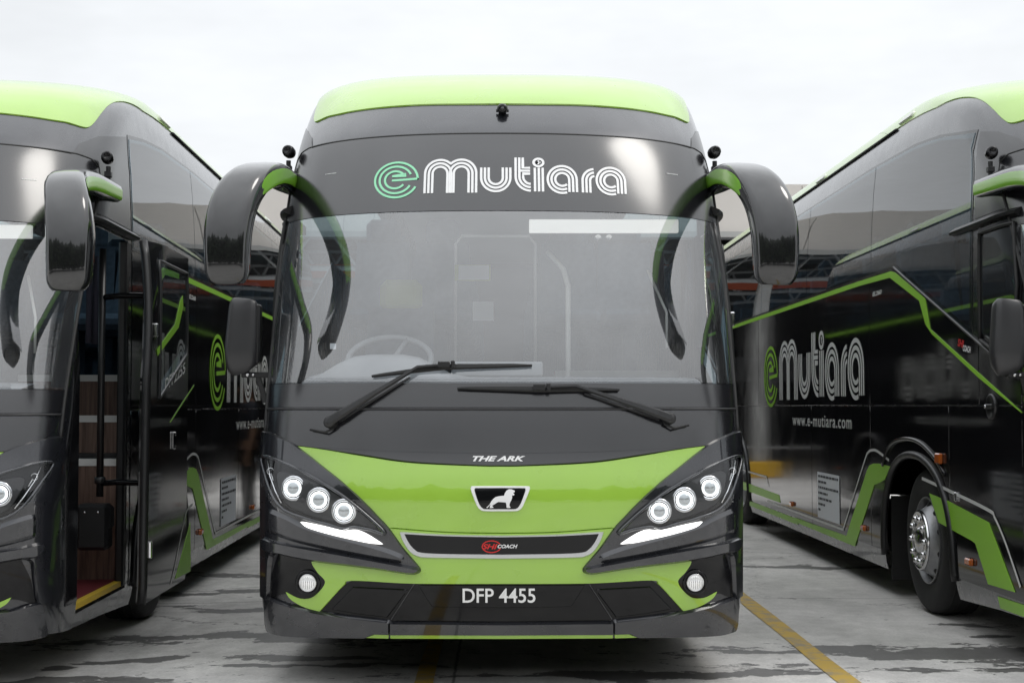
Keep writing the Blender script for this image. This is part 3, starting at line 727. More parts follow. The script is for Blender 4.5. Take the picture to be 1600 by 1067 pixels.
patch('lion_emblem', 'white_print', pxp(zl(lion), step=1.5, curve=False), off=0.022, rim=0.002, parent=bb)
# lower grille: plate panel and two side panels
pp = patch('plate_panel', 'black_gloss', whole([(783, 912, 1), (649, 911.5, 1), (612, 968.5, 1), (783, 971, 1)], curve=False), off=0.004, rim=0.006, chamfer=0.003, parent=coach)
patch('plate_relief', 'black_gloss', whole([(783, 914, 1), (655, 913.5, 1), (676, 946, 1), (783, 947.5, 1)], curve=False), off=0.010, rim=0.006, chamfer=0.004, parent=pp)
front_text('DFP 4455', 'white_print', 723, 836.5, 917.5, 940, pp, 0.0125, bold=0.012, name='number_plate')
for o in both('lower_grille', 'black_gloss', [(552, 906.5), (646, 911.5), (609, 968), (559, 961.5), (514, 954.5), (502.5, 953.5), (520, 933), (538, 914)], curve=False, off=0.004, rim=0.006, chamfer=0.003): pass
both('grille_relief', 'black_gloss', [(553, 917), (636, 921), (605, 962), (562, 957), (521, 950)], curve=False, off=0.011, rim=0.008, chamfer=0.006)
# bumper lip
both('bumper_corner', 'gunmetal', [(419.5, 933, 1), (450, 944), (500, 956), (560, 964), (608, 969.5, 1), (608, 987, 1), (584, 986.5, 1), (571, 992.5, 1), (470, 991), (432, 986.5), (421, 976)], off=0.026, rim=0.03, chamfer=0.014)
patch('bumper_lip', 'gunmetal', whole([(783, 972.5, 1), (611, 971, 1), (611, 987.5, 1), (783, 988, 1)], curve=False), off=0.026, rim=0.03, chamfer=0.006, parent=coach)
patch('lip_stripe', 'green_paint', whole([(783, 989, 1), (611, 988.5, 1), (611, 994, 1), (783, 994.5, 1)], curve=False), off=0.018, rim=0.02, parent=coach)
both('lip_stripe', 'green_paint', [(608, 988.5), (586, 988), (573, 993), (608, 994)], curve=False, off=0.018, rim=0.02)
# --- headlight clusters
HP = [(413, 674, 1), (425, 678), (445, 687), (461, 695.5), (482, 711), (504, 729), (538.6, 757), (573.3, 788.5), (590, 806), (608, 825.5), (629, 855), (645, 874), (655.5, 887), (655, 892.5), (646, 894), (620, 891), (594, 887), (545.6, 881), (504, 876), (470, 870), (440, 863), (426, 868), (423, 900), (421.5, 932), (413, 930, 1)]
HL = [(418.5, 722), (424, 714.5), (450, 725), (486.6, 743.5), (538.6, 774.5), (573.3, 802), (603.5, 832), (580, 826), (556, 822.5), (541, 825), (515, 818), (486.6, 810), (457, 799), (440, 784), (428, 760)]
DRL = [(475.5, 814.5, 1), (490, 817), (510, 821.5), (530, 826.5), (545, 828), (556, 827), (566, 829), (580, 836), (599.5, 848.8, 1), (580, 847), (555, 842), (527, 835.5), (500, 828), (484, 822)]
WING = [(420, 842), (440, 848), (480, 856), (530, 865), (600, 878), (640, 885.5), (654, 888.5), (646, 892.5), (620, 889.5), (594, 885.5), (545.6, 879.5), (504, 874.5), (470, 868.5), (440, 861.5), (424, 858)]
RIDGE = [(428, 800, 1), (455, 812), (478, 824), (520, 838), (565, 850), (605, 862), (628, 872), (605, 870), (560, 862), (510, 851), (460, 838), (428, 826, 1)]
def headlights():
    for side in (-1, 1):
        M_ = (lambda pl: pl) if side < 0 else mir
        def uz(x, y):
            u, z = hit(x, y); return (u if side < 0 else -u, z)
        hp = patch('headlight_panel', 'gunmetal', M_(pxp(HP, step=7)), off=0.024, rim=0.026, chamfer=0.010, parent=coach)
        patch('lower_wing', 'gunmetal', M_(pxp(WING, step=7)), off=0.048, rim=0.026, chamfer=0.012, parent=hp)
        patch('ridge', 'gunmetal', M_(pxp(RIDGE, step=7)), off=0.034, rim=0.011, chamfer=0.022, parent=hp)
        base = patch('headlight', 'black_gloss', M_(pxp(HL, step=6)), off=0.026, rim=0.004, parent=coach)
        # bezel around the lens
        q = MB(); l = M_(pxp(HL, step=6)); q.tube([S(u, z, 0.034) for u, z in l+[l[0]]], 0.0085, 6, caps=False); q.build('bezel', 'gunmetal', base, True, ORG)
        # inner chrome/grey reflector tongue that carries the lamps
        tongue = [(440, 742), (470, 745), (520, 768), (560, 796), (590, 824), (556, 816), (520, 812), (480, 800), (452, 782)]
        patch('reflector', 'mirror_grey', M_(pxp(tongue, step=7)), off=0.030, rim=0.004, chamfer=0.004, parent=base)
        for (x, y) in ((465.1, 763.7), (503.3, 780.4), (541.4, 797.7)):
            u, z = uz(x, y); n = NRM(u, z); ax = (n*0.45+Vector((0, -1, 0))).normalized(); c = S0(u, z)+n*0.034
            cup = MB().lathe([(0.064, -0.004), (0.062, 0.006), (0.050, 0.008), (0.047, -0.002)], c, ax, 28).build('lamp_cup', 'chrome', base, True, ORG)
            MB().lathe([(0.0355, 0.004), (0.0362, 0.014), (0.0385, 0.016), (0.0412, 0.014), (0.042, 0.004)], c, ax, 32).build('ring_light', 'ring_light', base, True, ORG)
            MB().lathe([(0.0355, 0.004), (0.032, 0.012), (0.023, 0.0185), (0.012, 0.0225), (0.0005, 0.024)], c, ax, 28).build('projector_lens', 'projector', base, True, ORG)
        # outer indicator fin
        q = MB(); q.tube([S(*uz(x, y), 0.033) for x, y in ((427, 722), (430, 745), (438, 768), (447, 785))], 0.004, 6); q.build('indicator_fin', 'chrome', base, True, ORG)
        q = MB(); c = S(*uz(431, 738), 0.034); q.tube([c+Vector((0.017*math.cos(a), 0, 0.017*math.sin(a))) for a in [i*PI/6 for i in range(13)]], 0.0022, 5, caps=False)
        q.tube([S(*uz(432, 741), 0.034), S(*uz(435, 752), 0.034)], 0.003, 5); q.build('indicator_mark', 'silver', base, True, ORG)
        patch('lens_cover', 'clear_lens', M_(pxp(HL, step=6)), off=0.075, rim=0.045, chamfer=0.006, parent=base)
        patch('daytime_light', 'lamp_white', M_(pxp(DRL, step=6)), off=0.036, rim=0.012, chamfer=0.002, parent=hp)
        # fog lamp pod
        pod = patch('fog_lamp_pod', 'black_gloss', M_(pxp([(437, 863, 1), (487, 872, 1), (498, 889), (511.5, 907), (504, 923), (488, 936), (468, 938), (448, 927), (430, 932.5, 1), (424, 932, 1), (427, 895)], step=7)), off=0.007, rim=0.006, parent=coach)
        u, z = uz(483.9, 908.6); n = NRM(u, z); ax = (n*0.4+Vector((0, -1, 0))).normalized(); c = S0(u, z)+n*0.012
        fl = MB().lathe([(0.066, -0.01), (0.064, 0.012), (0.056, 0.018), (0.049, 0.012), (0.047, 0.0)], c, ax, 28).build('fog_lamp', 'black_gloss', coach, True, ORG)
        MB().lathe([(0.047, 0.004), (0.044, 0.018), (0.040, 0.021), (0.0395, 0.012)], c, ax, 28).build('fog_ring', 'chrome', fl, True, ORG)
        MB().lathe([(0.040, 0.012), (0.034, 0.016), (0.02, 0.019), (0.0005, 0.020)], c, ax, 28).build('fog_lens', 'fog_glow', fl, True, ORG)
        q = MB()
        for k in range(-3, 4):
            h = 0.037*math.cos(k*0.38); up = Vector((0, 0, 1)); sdv = ax.cross(up).normalized()
            q.tube([c+ax*0.0205+sdv*(k*0.0105)+up*h*0.85, c+ax*0.0215+sdv*(k*0.0105)-up*h*0.85], 0.0016, 5)
        q.build('lens_rib', 'chrome', fl, True, ORG)
headlights()
# --- big mirror arms
def sweep(path, name, mat, parent, mirror=1, inset=0.0, sec=None, n=20, cap=True):
    """rounded-rectangle section along a smooth path; path items: (x,y,z, halfwidth, halfthick)"""
    pts = []
    m = len(path)
    for i in range(m-1):
        p0, p1, p2, p3 = [path[max(0, min(m-1, i+k))] for k in (-1, 0, 1, 2)]
        for k in range(6):
            t = k/6; pts.append([0.5*((2*p1[j])+(-p0[j]+p2[j])*t+(2*p0[j]-5*p1[j]+4*p2[j]-p3[j])*t*t+(-p0[j]+3*p1[j]-3*p2[j]+p3[j])*t**3) for j in range(5)])
    pts.append(list(path[-1]))
    q = MB(); vs = []; fs = []
    for i, p in enumerate(pts):
        a = Vector(pts[max(0, i-1)][:3]); b = Vector(pts[min(len(pts)-1, i+1)][:3]); t = (b-a).normalized()
        wd = Vector((1, 0, 0)); wd = (wd-t*wd.dot(t)).normalized(); th = t.cross(wd)
        lo, hi = sec or (0, 2*PI)
        for k in range(n):
            g = lo+(hi-lo)*k/(n if sec is None else n-1); c_, s_ = math.cos(g), math.sin(g); e = 0.55
            x = math.copysign(abs(c_)**e, c_)*(p[3]+inset); y = math.copysign(abs(s_)**e, s_)*(p[4]+inset)
            v = Vector(p[:3])+wd*x+th*y; vs.append((v.x*mirror, v.y, v.z))
    L_ = len(pts); kk = n if sec is None else n-1
    for i in range(L_-1):
        for k in range(kk): fs.append((i*n+k, i*n+(k+1) % n, (i+1)*n+(k+1) % n, (i+1)*n+k))
    if sec is None and cap: fs += [tuple(range(n))[::-1], tuple((L_-1)*n+k for k in range(n))]
    q.add(vs, fs)
    return q.build(name, mat, parent, org=ORG, angle=50)
ARM = [(1.225, 8.52, 2.735, 0.055, 0.055), (1.240, 8.15, 2.712, 0.066, 0.060), (1.246, 7.80, 2.690, 0.076, 0.064), (1.258, 7.50, 2.645, 0.088, 0.068), (1.294, 7.27, 2.578, 0.102, 0.074), (1.342, 7.15, 2.46, 0.112, 0.084), (1.367, 7.10, 2.32, 0.115, 0.090), (1.371, 7.085, 2.17, 0.111, 0.088), (1.367, 7.085, 2.07, 0.102, 0.078), (1.366, 7.09, 2.032, 0.078, 0.055)]
for s in (-1, 1):
    ma = sweep(ARM, 'mirror_arm', 'mirror_black', coach, s)
    # green underside of the arm, black liner behind it
    for sec in ((PI*0.90, PI*1.16), (PI*1.80, PI*2.06)):
        sweep([(x, y, z-0.002, a*0.98, b*0.95) for x, y, z, a, b in ARM[:5]]+[(ARM[5][0], ARM[5][1], ARM[5][2]+0.03, ARM[5][3]-0.006, 0.05)], 'arm_liner', 'green_trim', ma, s, inset=0.004, sec=sec)
    gl = MB().cbox(s*1.367-0.085, s*1.367+0.085, 7.172, 7.180, 2.07, 2.44, 0.003).build('mirror_glass', 'chrome', ma, org=ORG)
    # camera on a stalk by the root of the arm
    c = Vector((s*1.252, 8.30, 2.86))
    sc = MB().tube([c-Vector((0, 0, 0.12)), c], 0.014, 8).cbox(c.x-0.02, c.x+0.02, c.y-0.02, c.y+0.02, c.z-0.065, c.z-0.03, 0.004).build('camera_bracket', 'black_plastic', coach, org=ORG)
    h = c+Vector((-s*0.004, -0.01, 0.05))
    MB().lathe([(0.001, -0.06), (0.026, -0.05), (0.036, -0.02), (0.037, 0.01), (0.032, 0.034), (0.020, 0.040), (0.015, 0.032), (0.001, 0.03)], h, (s*0.15, -1, 0.1), 14).tube([h+Vector((0, -0.02, 0.028)), h+Vector((0, 0.02, 0.03))], 0.006, 6).build('side_camera', 'black_gloss', sc, True, ORG)
# camera over the windscreen
u, z = hit(785, 172); c = S(u, z, 0.0)
cb = MB().cbox(c.x-0.022, c.x+0.022, c.y-0.03, c.y+0.02, c.z-0.022, c.z+0.03, 0.006).build('roof_camera', 'black_plastic', coach, org=ORG)
MB().lathe([(0.001, -0.02), (0.026, -0.015), (0.03, 0.005), (0.026, 0.022), (0.015, 0.028), (0.001, 0.026)], c+Vector((0, -0.045, -0.004)), (0, -1, -0.15), 16).build('camera_head', 'black_gloss', cb, True, ORG)
MB().lathe([(0.011, 0.027), (0.009, 0.031), (0.001, 0.032)], c+Vector((0, -0.045, -0.004)), (0, -1, -0.15), 12).build('camera_lens', 'black_glass', cb, True, ORG)
MB().tube([c+Vector((-0.035, -0.035, -0.012)), c+Vector((0.035, -0.035, -0.012))], 0.009, 8).build('camera_hinge', 'black_plastic', cb, True, ORG)
# --- driver's lower mirror (viewer's left)
mm = sweep([(-1.395, 7.67, 1.625, 0.062, 0.04), (-1.398, 7.665, 1.64, 0.08, 0.055), (-1.40, 7.66, 1.72, 0.088, 0.062), (-1.395, 7.665, 1.86, 0.082, 0.06), (-1.39, 7.67, 1.965, 0.077, 0.052), (-1.388, 7.675, 1.99, 0.06, 0.035)], 'lower_mirror', 'mirror_grey', coach)
MB().cbox(-1.325, -1.30, 7.63, 7.72, 1.65, 1.97, 0.008).build('mirror_trim', 'black_plastic', mm, org=ORG)
q = MB(); q.cbox(-1.40, -1.20, 7.65, 7.70, 1.575, 1.605, 0.005)
q.prism([(-1.325, 1.58), (-1.30, 1.58), (-1.265, 1.47), (-1.21, 1.47), (-1.21, 1.44), (-1.285, 1.44)], lambda a, b, d: (a, d, b), 7.66, 7.69); q.build('mirror_bracket', 'black_plastic', mm, org=ORG)
MB().lathe([(0.011, 0), (0.011, 0.008), (0.006, 0.012), (0.0005, 0.012)], (-1.365, 7.65, 1.59), (0, -1, 0), 10).lathe([(0.008, 0), (0.008, 0.008), (0.004, 0.01), (0.0005, 0.01)], (-1.335, 7.65, 1.59), (0, -1, 0), 10).build('bracket_bolt', 'chrome', mm, True, ORG)
# --- wipers
def bar(q, pts, h, off):
    """bar over the glass: pts (px,py, half width, lift)"""
    P_ = []
    for (x, y, hw, lift) in pts:
        u, z = hit(x, y); P_.append((S0(u, z)+NRM(u, z)*(off+lift), NRM(u, z), hw))
    vs = []; 
    for i, (p, n, hw) in enumerate(P_):
        t = (P_[min(i+1, len(P_)-1)][0]-P_[max(i-1, 0)][0]).normalized(); s_ = t.cross(n).normalized()
        vs += [p+s_*hw+n*h*0.35, p+s_*hw*0.55+n*h, p-s_*hw*0.55+n*h, p-s_*hw+n*h*0.35, p-s_*hw*0.9, p+s_*hw*0.9]
    m = 6; fs = [(i*m+k, i*m+(k+1) % m, (i+1)*m+(k+1) % m, (i+1)*m+k) for i in range(len(P_)-1) for k in range(m)]
    fs += [tuple(range(m))[::-1], tuple((len(P_)-1)*m+k for k in range(m))]
    q.add(vs, fs); return q
def wiper(pivot, bend, joint, ends, tail):
    root = bar(MB(), [(*pivot, 0.024, 0.03), (pivot[0]*0.86+bend[0]*0.14, pivot[1]*0.86+bend[1]*0.14, 0.023, 0.035), (pivot[0]*0.45+bend[0]*0.55, pivot[1]*0.45+bend[1]*0.55, 0.014, 0.035), (*bend, 0.009, 0.03), (*joint, 0.008, 0.03)], 0.016, 0.012).build('wiper', 'black_plastic', coach, org=ORG)
    u, z = hit(*pivot); n = NRM(u, z); c = S0(u, z)
    MB().lathe([(0.030, 0.0), (0.030, 0.046), (0.024, 0.054), (0.0005, 0.055)], c, n, 20).build('pivot_cap', 'black_plastic', root, True, ORG)
    bl = bar(MB(), [(ends[0][0], ends[0][1], 0.006, 0.004), (ends[0][0]*0.85+joint[0]*0.15, ends[0][1]*0.85+joint[1]*0.15, 0.009, 0.006), (joint[0], joint[1]+1.5, 0.016, 0.012), (ends[1][0]*0.8+joint[0]*0.2, ends[1][1]*0.8+joint[1]*0.2, 0.010, 0.006), (ends[1][0], ends[1][1], 0.006, 0.004)], 0.014, 0.012).build('blade', 'black_rubber', root, org=ORG)
    u, z = hit(*joint); n = NRM(u, z); c = S0(u, z)+n*0.05
    MB().cbox(c.x-0.03, c.x+0.03, c.y-0.012, c.y+0.02, c.z-0.016, c.z+0.016, 0.004).cbox(c.x+0.035, c.x+0.055, c.y-0.01, c.y+0.02, c.z-0.02, c.z+0.02, 0.004).build('blade_clip', 'black_plastic', root, org=ORG)
    q = MB(); pp_ = []
    for k, (x, y) in enumerate(tail): u, z = hit(x, y); pp_.append(S(u, z, 0.02+0.01*(k == 1)))
    q.tube(pp_, 0.006, 6); q.build('washer_tube', 'black_rubber', root, True, ORG)
    # second thinner link under the arm
    q = MB(); pp_ = [S(*hit(pivot[0]*0.9+bend[0]*0.1, pivot[1]*0.9+bend[1]*0.1+6), 0.02), S(*hit(bend[0]*0.9+pivot[0]*0.1, bend[1]*0.9+pivot[1]*0.1+5), 0.02)]
    q.tube(pp_, 0.006, 6); q.build('link_rod', 'black_plastic', root, True, ORG)
wiper((520, 662), (655, 578), (695, 574.5), ((583, 590), (831, 573)), ((524, 671), (512, 677), (488, 672.5)))
wiper((1042, 656), (898, 607), (842, 609), ((715, 608.5), (966, 611)), ((1035, 664), (1050, 671), (1073, 665.5)))
# --- flanks
def stripe_poly(pts, step=9): return [hit(a, b, 'r') for a, b in dense(pts, step)]
for s in (-1, 1):
    drv = s < 0
    # window surround
    wp = sd(s, WIN_D if drv else WIN_P, 0.3)
    wo = sd(s, [(8.66, 1.84), (10.37, 2.435), (19.75, 2.435), (19.75, 3.31), (11.2, 3.31), (10.0, 3.28), (9.4, 3.23), (8.66, 3.12)] if drv else [(8.94, 2.435), (19.75, 2.435), (19.75, 3.31), (11.2, 3.31), (10.0, 3.28), (9.4, 3.23), (8.94, 3.17)], 0.3)
    patch('window_surround', 'black_glass', wo, off=0.003, rim=0.004, parent=coach, holes=[wp])
    ys = [8.68 if drv else 8.96, 11.05, 13.4, 15.75, 18.1, 19.73]
    for a, b in zip(ys[:-1], ys[1:]):
        a += 0.006; b -= 0.006
        zt = lambda y: 3.10+(min(y, 9.4)-8.66)/0.74*0.11 if y < 9.4 else (3.21+(y-9.4)/0.6*0.05 if y < 10 else (3.26+(y-10)/1.2*0.03 if y < 11.2 else 3.29))
        zb = lambda y: 2.45 if (not drv or y > 10.39) else 2.45-(10.39-y)*0.343
        n = 8; yy = [a+(b-a)*i/n for i in range(n+1)]
        pl = [(y, zb(y)) for y in yy]+[(y, zt(y)) for y in yy[::-1]]
        patch('side_window', 'side_glass', sd(s, pl, 0.25), off=0.006, rim=0.003, parent=coach)
    # dark quarter panel over the door and its drip ledge
    qp = [(7.95, 2.56), (8.62 if drv else 8.90, 2.56), (8.62 if drv else 8.90, 3.10 if drv else 3.15), (8.42, 3.06), (8.22, 2.98), (8.06, 2.86), (7.97, 2.70)]
    patch('quarter_panel', 'black_glass', sd(s, qp, 0.08), off=0.004, rim=0.005, parent=coach)
    q = MB(); q.add([tuple(p) for y in [8.0+0.09*i for i in range(12)] for p in (S(u_at(s, y, 2.555), 2.555, 0.0), S(u_at(s, y, 2.52), 2.52, 0.045), S(u_at(s, y, 2.505), 2.505, 0.04), S(u_at(s, y, 2.50), 2.50, 0.0))],
                    [(4*i+k, 4*i+(k+1) % 4, 4*i+4+(k+1) % 4, 4*i+4+k) for i in range(11) for k in range(4)]+[(0, 1, 2, 3), (44, 45, 46, 47)]); q.build('drip_ledge', 'black_plastic', coach, org=ORG)
    # flank panels, one per seam
    up = [(8.56, 11.09), (11.105, 15.9), (15.915, 19.85)] if drv else [(8.94, 11.09), (11.105, 15.9), (15.915, 19.85)]
    for a, b in up:
        pl = [(a, 1.432), (b, 1.432), (b, 2.428), (max(a, 10.37), 2.428)]
        if drv and a < 9: pl += [(a, 1.80)]
        elif a < 10: pl += [(a, 2.428)]
        patch('flank_panel', 'black_panel', sd(s, pl, 0.3), off=0.004, rim=0.006, chamfer=0.002, parent=coach)
    y0 = 7.86 if drv else 8.94
    lowp = [[(y0, 0.34), (9.07, 0.34), (9.10, 0.55), (9.14, 0.66), (9.14, 1.422), (y0, 1.422)],
            [(9.15, 0.69), (9.20, 0.79), (9.42, 0.98), (9.75, 1.08), (10.15, 1.08), (10.45, 0.98), (10.65, 0.79), (10.73, 0.55), (10.745, 0.34), (11.09, 0.34), (11.09, 1.422), (9.15, 1.422)],
            [(11.105, 0.34), (13.2, 0.34), (13.2, 1.422), (11.105, 1.422)], [(13.215, 0.34), (16.55, 0.34), (16.60, 0.55), (16.70, 0.79), (16.92, 0.98), (16.92, 1.422), (13.215, 1.422)],
            [(16.93, 0.985), (17.25, 1.08), (17.65, 1.08), (17.95, 0.98), (18.14, 0.79), (18.24, 0.34), (19.85, 0.34), (19.85, 1.422), (16.93, 1.422)]]
    if not drv: lowp[0] = [(8.94, 0.34), (9.07, 0.34), (9.10, 0.55), (9.14, 0.66), (9.14, 1.422), (8.94, 1.422)]
    for pl in lowp: patch('luggage_panel', 'black_panel', sd(s, pl, 0.2), off=0.004, rim=0.006, chamfer=0.002, parent=coach)
    if drv:      # driver's door with its window and round handle
        dd = patch('driver_door', 'black_panel', sd(s, [(7.86, 1.432), (8.545, 1.432), (8.545, 2.49), (7.98, 2.49), (7.86, 2.1)], 0.1), off=0.004, rim=0.006, chamfer=0.002, parent=coach)
        patch('door_window', 'side_glass', sd(s, [(7.92, 1.66), (8.48, 1.86), (8.48, 2.44), (8.03, 2.44), (7.92, 2.12)], 0.1), off=0.008, rim=0.003, parent=dd)
        q = MB(); q.tube([S(u_at(s, y, z), z, 0.012) for y, z in dense([(8.5, 1.82), (8.5, 2.46), (8.02, 2.46), (7.90, 2.1), (7.90, 1.63), (8.5, 1.82)], 0.08, False)], 0.012, 6); q.build('window_gasket', 'black_rubber', dd, True, ORG)
        q = MB(); q.tube([S(u_at(s, y, z), z, 0.006) for y, z in dense([(7.88, 1.575), (10.4, 2.44)], 0.1, False)], 0.010, 6); q.build('waist_moulding', 'black_plastic', coach, True, ORG)
        y, z = plane_pt(1551, 635, -1.25, 'r'); c = S(u_at(s, y, z), z, 0.004)
        hd_ = MB().lathe([(0.075, 0.0), (0.073, 0.012), (0.062, 0.015), (0.055, 0.004), (0.0005, 0.003)], c, (-1, 0, 0), 24).build('door_handle', 'black_plastic', dd, True, ORG)
        MB().cbox(c.x-0.022, c.x-0.006, c.y-0.055, c.y+0.065, c.z-0.014, c.z+0.014, 0.004).build('handle_bar', 'black_plastic', dd, org=ORG)
        MB().lathe([(0.010, 0), (0.010, 0.006), (0.0005, 0.007)], c+Vector((-0.02, 0.055, 0)), (-1, 0, 0), 10).build('lock', 'chrome', dd, True, ORG)
    patch('corner_post', 'black_panel', sd(s, [(7.52, 0.40), (7.735 if not drv else 7.85, 0.40), (7.735 if not drv else 7.85, 1.9 if not drv else 1.422), (7.60, 1.43), (7.50, 1.2)], 0.05), off=0.004, rim=0.005, parent=coach)
    # belt stripe
    belt = [(1340, 440.8), (1393.4, 424), (1400, 426), (1447, 466), (1455, 514), (1598.6, 643.4), (1598.6, 645), (1531, 590), (1458, 522), (1448, 507), (1438, 470), (1392, 434), (1340, 448)]
    bl = [hit(a, b, 'r') for a, b in dense(belt, 7)]
    i0 = u_at(-1, 19.8, 2.42)
    tailp = [(i0, 2.388), (i0, 2.427)]
    bl = [(u_at(-1, 11.48, 2.427), 2.427)]+[p for p in bl if abs(p[0]) < 4.31]+[(u_at(-1, 11.48, 2.388), 2.388)]+dense([(u_at(-1, 11.48, 2.388), 2.388), (i0, 2.388)], 0.5, False)[1:]+dense([(i0, 2.427), (u_at(-1, 11.48, 2.427), 2.427)], 0.5, False)[:-1]
    if drv: patch('belt_stripe', 'lime_print', bl, off=0.009, rim=0.004, parent=coach)
    else:
        k = [p for p in sd(1, [(9.75, 2.30), (9.9, 2.37), (10.4, 2.385), (11, 2.388), (19.8, 2.388), (19.8, 2.427), (10.45, 2.427), (9.85, 2.415), (9.72, 2.36)], 0.25)]
        patch('belt_stripe', 'lime_print', k, off=0.009, rim=0.004, parent=coach)
    # livery below
    def rp(pts, step=8): 
        q_ = [hit(a, b, 'r') for a, b in dense(pts, step)]; return q_ if drv else mir(q_)
    GV = [(1242, 808), (1324, 837), (1356, 735), (1360, 727), (1366, 724), (1374, 724), (1393, 728.5), (1384, 749), (1376, 754), (1368, 757), (1337, 853), (1243.6, 815)]
    patch('livery_band', 'lime_print', rp(GV), off=0.009, rim=0.003, parent=coach)
    if drv: patch('livery_band', 'lime_print', rp([(1453.7, 770.6), (1484, 782.7), (1547, 816), (1588, 924.7), (1546, 912), (1526, 848.8), (1520.6, 844.6), (1468.6, 816)]), off=0.009, rim=0.003, parent=coach)
    patch('livery_band', 'lime_print', rp([(1150, 760), (1220, 785), (1218, 773), (1167, 754), (1150, 748)]), off=0.009, rim=0.003, parent=coach)
    if drv: patch('livery_skirt', 'lime_print', sd(s, [(7.7, 0.262), (8.28, 0.255), (8.30, 0.32), (7.7, 0.33)]), off=0.006, rim=0.003, parent=coach)
    patch('livery_skirt', 'lime_print', sd(s, [(13.9, 0.27), (17.0-0.4, 0.27), (17.0-0.4, 0.325), (13.95, 0.325)], 0.3), off=0.006, rim=0.003, parent=coach)
    def line(pts, name='livery_line', w_=0.02):
        q_ = [hit(a, b, 'r') for a, b in dense(pts, 7, False)]; yz = [((S0(*p)).y, p[1]) for p in q_]
        ribbons(name, 'grey_print', [stroke(yz, w_)], coach, 0.0095, lambda a, b: (u_at(s, a, b), b))
    line([(1150, 731), (1198.5, 744.8), (1202, 759.4)]); 
    line(spline([(1199.7, 782.6, 1), (1319, 827, 1), (1352, 722), (1358, 707), (1365, 703), (1373, 705), (1391, 719, 1)], False, 6))
    if drv: line(spline([(1442.5, 747, 1), (1484, 765.8), (1547, 796.7), (1557, 809), (1574, 849), (1597, 917, 1)], False, 6), w_=0.022)
    # arch lip
    for k, A in enumerate((ARCH_F, ARCH_R)):
        q = MB(); ap = [(y, z) for y, z in dense(spline(A, False, 4), 0.05, False) if z > 0.27]
        q.tube([S(u_at(s, y, z), z, 0.004) for y, z in ap], 0.028, 8, flat=(1, 1)); q.build('wheel_arch_trim', 'black_plastic', coach, True, ORG)
    q = MB(); q.tube([S(u_at(s, y, z), z, 0.01) for y, z in dense(spline([(10.72, 0.98), (10.52, 1.13), (10.15, 1.19), (9.75, 1.17), (9.4, 1.07), (9.22, 0.98)], False, 5), 0.05, False)], 0.016, 6); q.build('arch_moulding', 'black_gloss', coach, True, ORG)
    # lettering
    if drv: f = lambda a, b: (lambda z: (u_at(-1, 15.56-(a-105)*0.001495, z), z))(1.49+(560-b)*0.00142)
    else: f = lambda a, b: (lambda z: (u_at(1, 11.66+(a-105)*0.001495, z), z))(1.49+(560-b)*0.00142)
    ribbons('logo_e', 'lime_print', LG, coach, 0.008, f); ribbons('logo_word', 'grey_print', LW, coach, 0.008, f)
    vs, fs = norm_text('www.e-mutiara.com', bold=0.012, space=1.15)
    ya, yb = (14.05, 11.68) if drv else (13.05, 15.4)
    ribbons('web_address', 'grey_print', [(vs, fs)], coach, 0.008, lambda a, b: (u_at(s, ya+(yb-ya)*a, 1.235+0.105*b), 1.235+0.105*b))
    vs, fs = norm_text('EL260', bold=0.03, shear=0.2)
    ya, yb = (10.98, 10.72) if drv else (10.78, 11.04)
    ribbons('model_mark', 'grey_print', [(vs, fs)], coach, 0.008, lambda a, b: (u_at(s, ya+(yb-ya)*a, 2.27+0.035*b), 2.27+0.035*b))
    if drv:
        vs, fs = norm_text('SHI', bold=0.03, shear=0.3); ribbons('maker_badge', 'red_print', [(vs, fs)], coach, 0.008, lambda a, b: (u_at(s, 8.93-0.12*a, 1.80-0.02*a+0.05*b), 1.80-0.02*a+0.05*b))
        vs, fs = norm_text('COACH', bold=0.03, shear=0.3); ribbons('maker_badge', 'white_print', [(vs, fs)], coach, 0.008, lambda a, b: (u_at(s, 8.83-0.15*a, 1.765-0.02*a+0.04*b), 1.765-0.02*a+0.04*b))
    # notice sheet with typed lines
    ya, yb = (12.95, 12.12) if drv else (12.25, 13.05)
    nt_ = patch('notice_sheet', 'paper', sd(s, [(ya, 0.42), (yb, 0.42), (yb, 0.83), (ya, 0.83)] if True else [], 0.2), off=0.010, rim=0.002, parent=coach)
    q = []; random.seed(5)
    for k, ln in enumerate((0.95, 0.42, 0.9, 0.5, 0.65, 0.35, 0.15)):
        x = 0.04
        while x < ln: 
            w_ = random.uniform(0.04, 0.13); zz = 0.795-0.05*k; q.append(stroke([(x, zz), (min(x+w_, 0.96), zz)], 0.02)); x += w_+0.02
    ribbons('typed_lines', 'ink', q, nt_, 0.0115, lambda a, b: (u_at(s, ya+(yb-ya)*a, b), b))
    # amber lamps
    for y, z in ((9.33, 1.08), (8.75, 0.47), (11.3, 0.46), (14.1, 0.46), (19.0, 0.6)):
        if not drv and y < 8.9: continue
        c = S(u_at(s, y, z), z, 0.0); h_ = 0.035 if z > 1 else 0.022
        MB().cbox(min(c.x, c.x+s*0.03), max(c.x, c.x+s*0.03), c.y-0.05, c.y+0.05, c.z-h_, c.z+h_, 0.008).build('marker_lamp', 'amber', coach, org=ORG)
    if drv:
        c = S(u_at(s, 9.0, 0.85), 0.85, 0.0); MB().cbox(c.x-0.02, c.x, c.y-0.02, c.y+0.02, c.z-0.03, c.z+0.03, 0.005).build('panel_latch', 'chrome', coach, org=ORG)
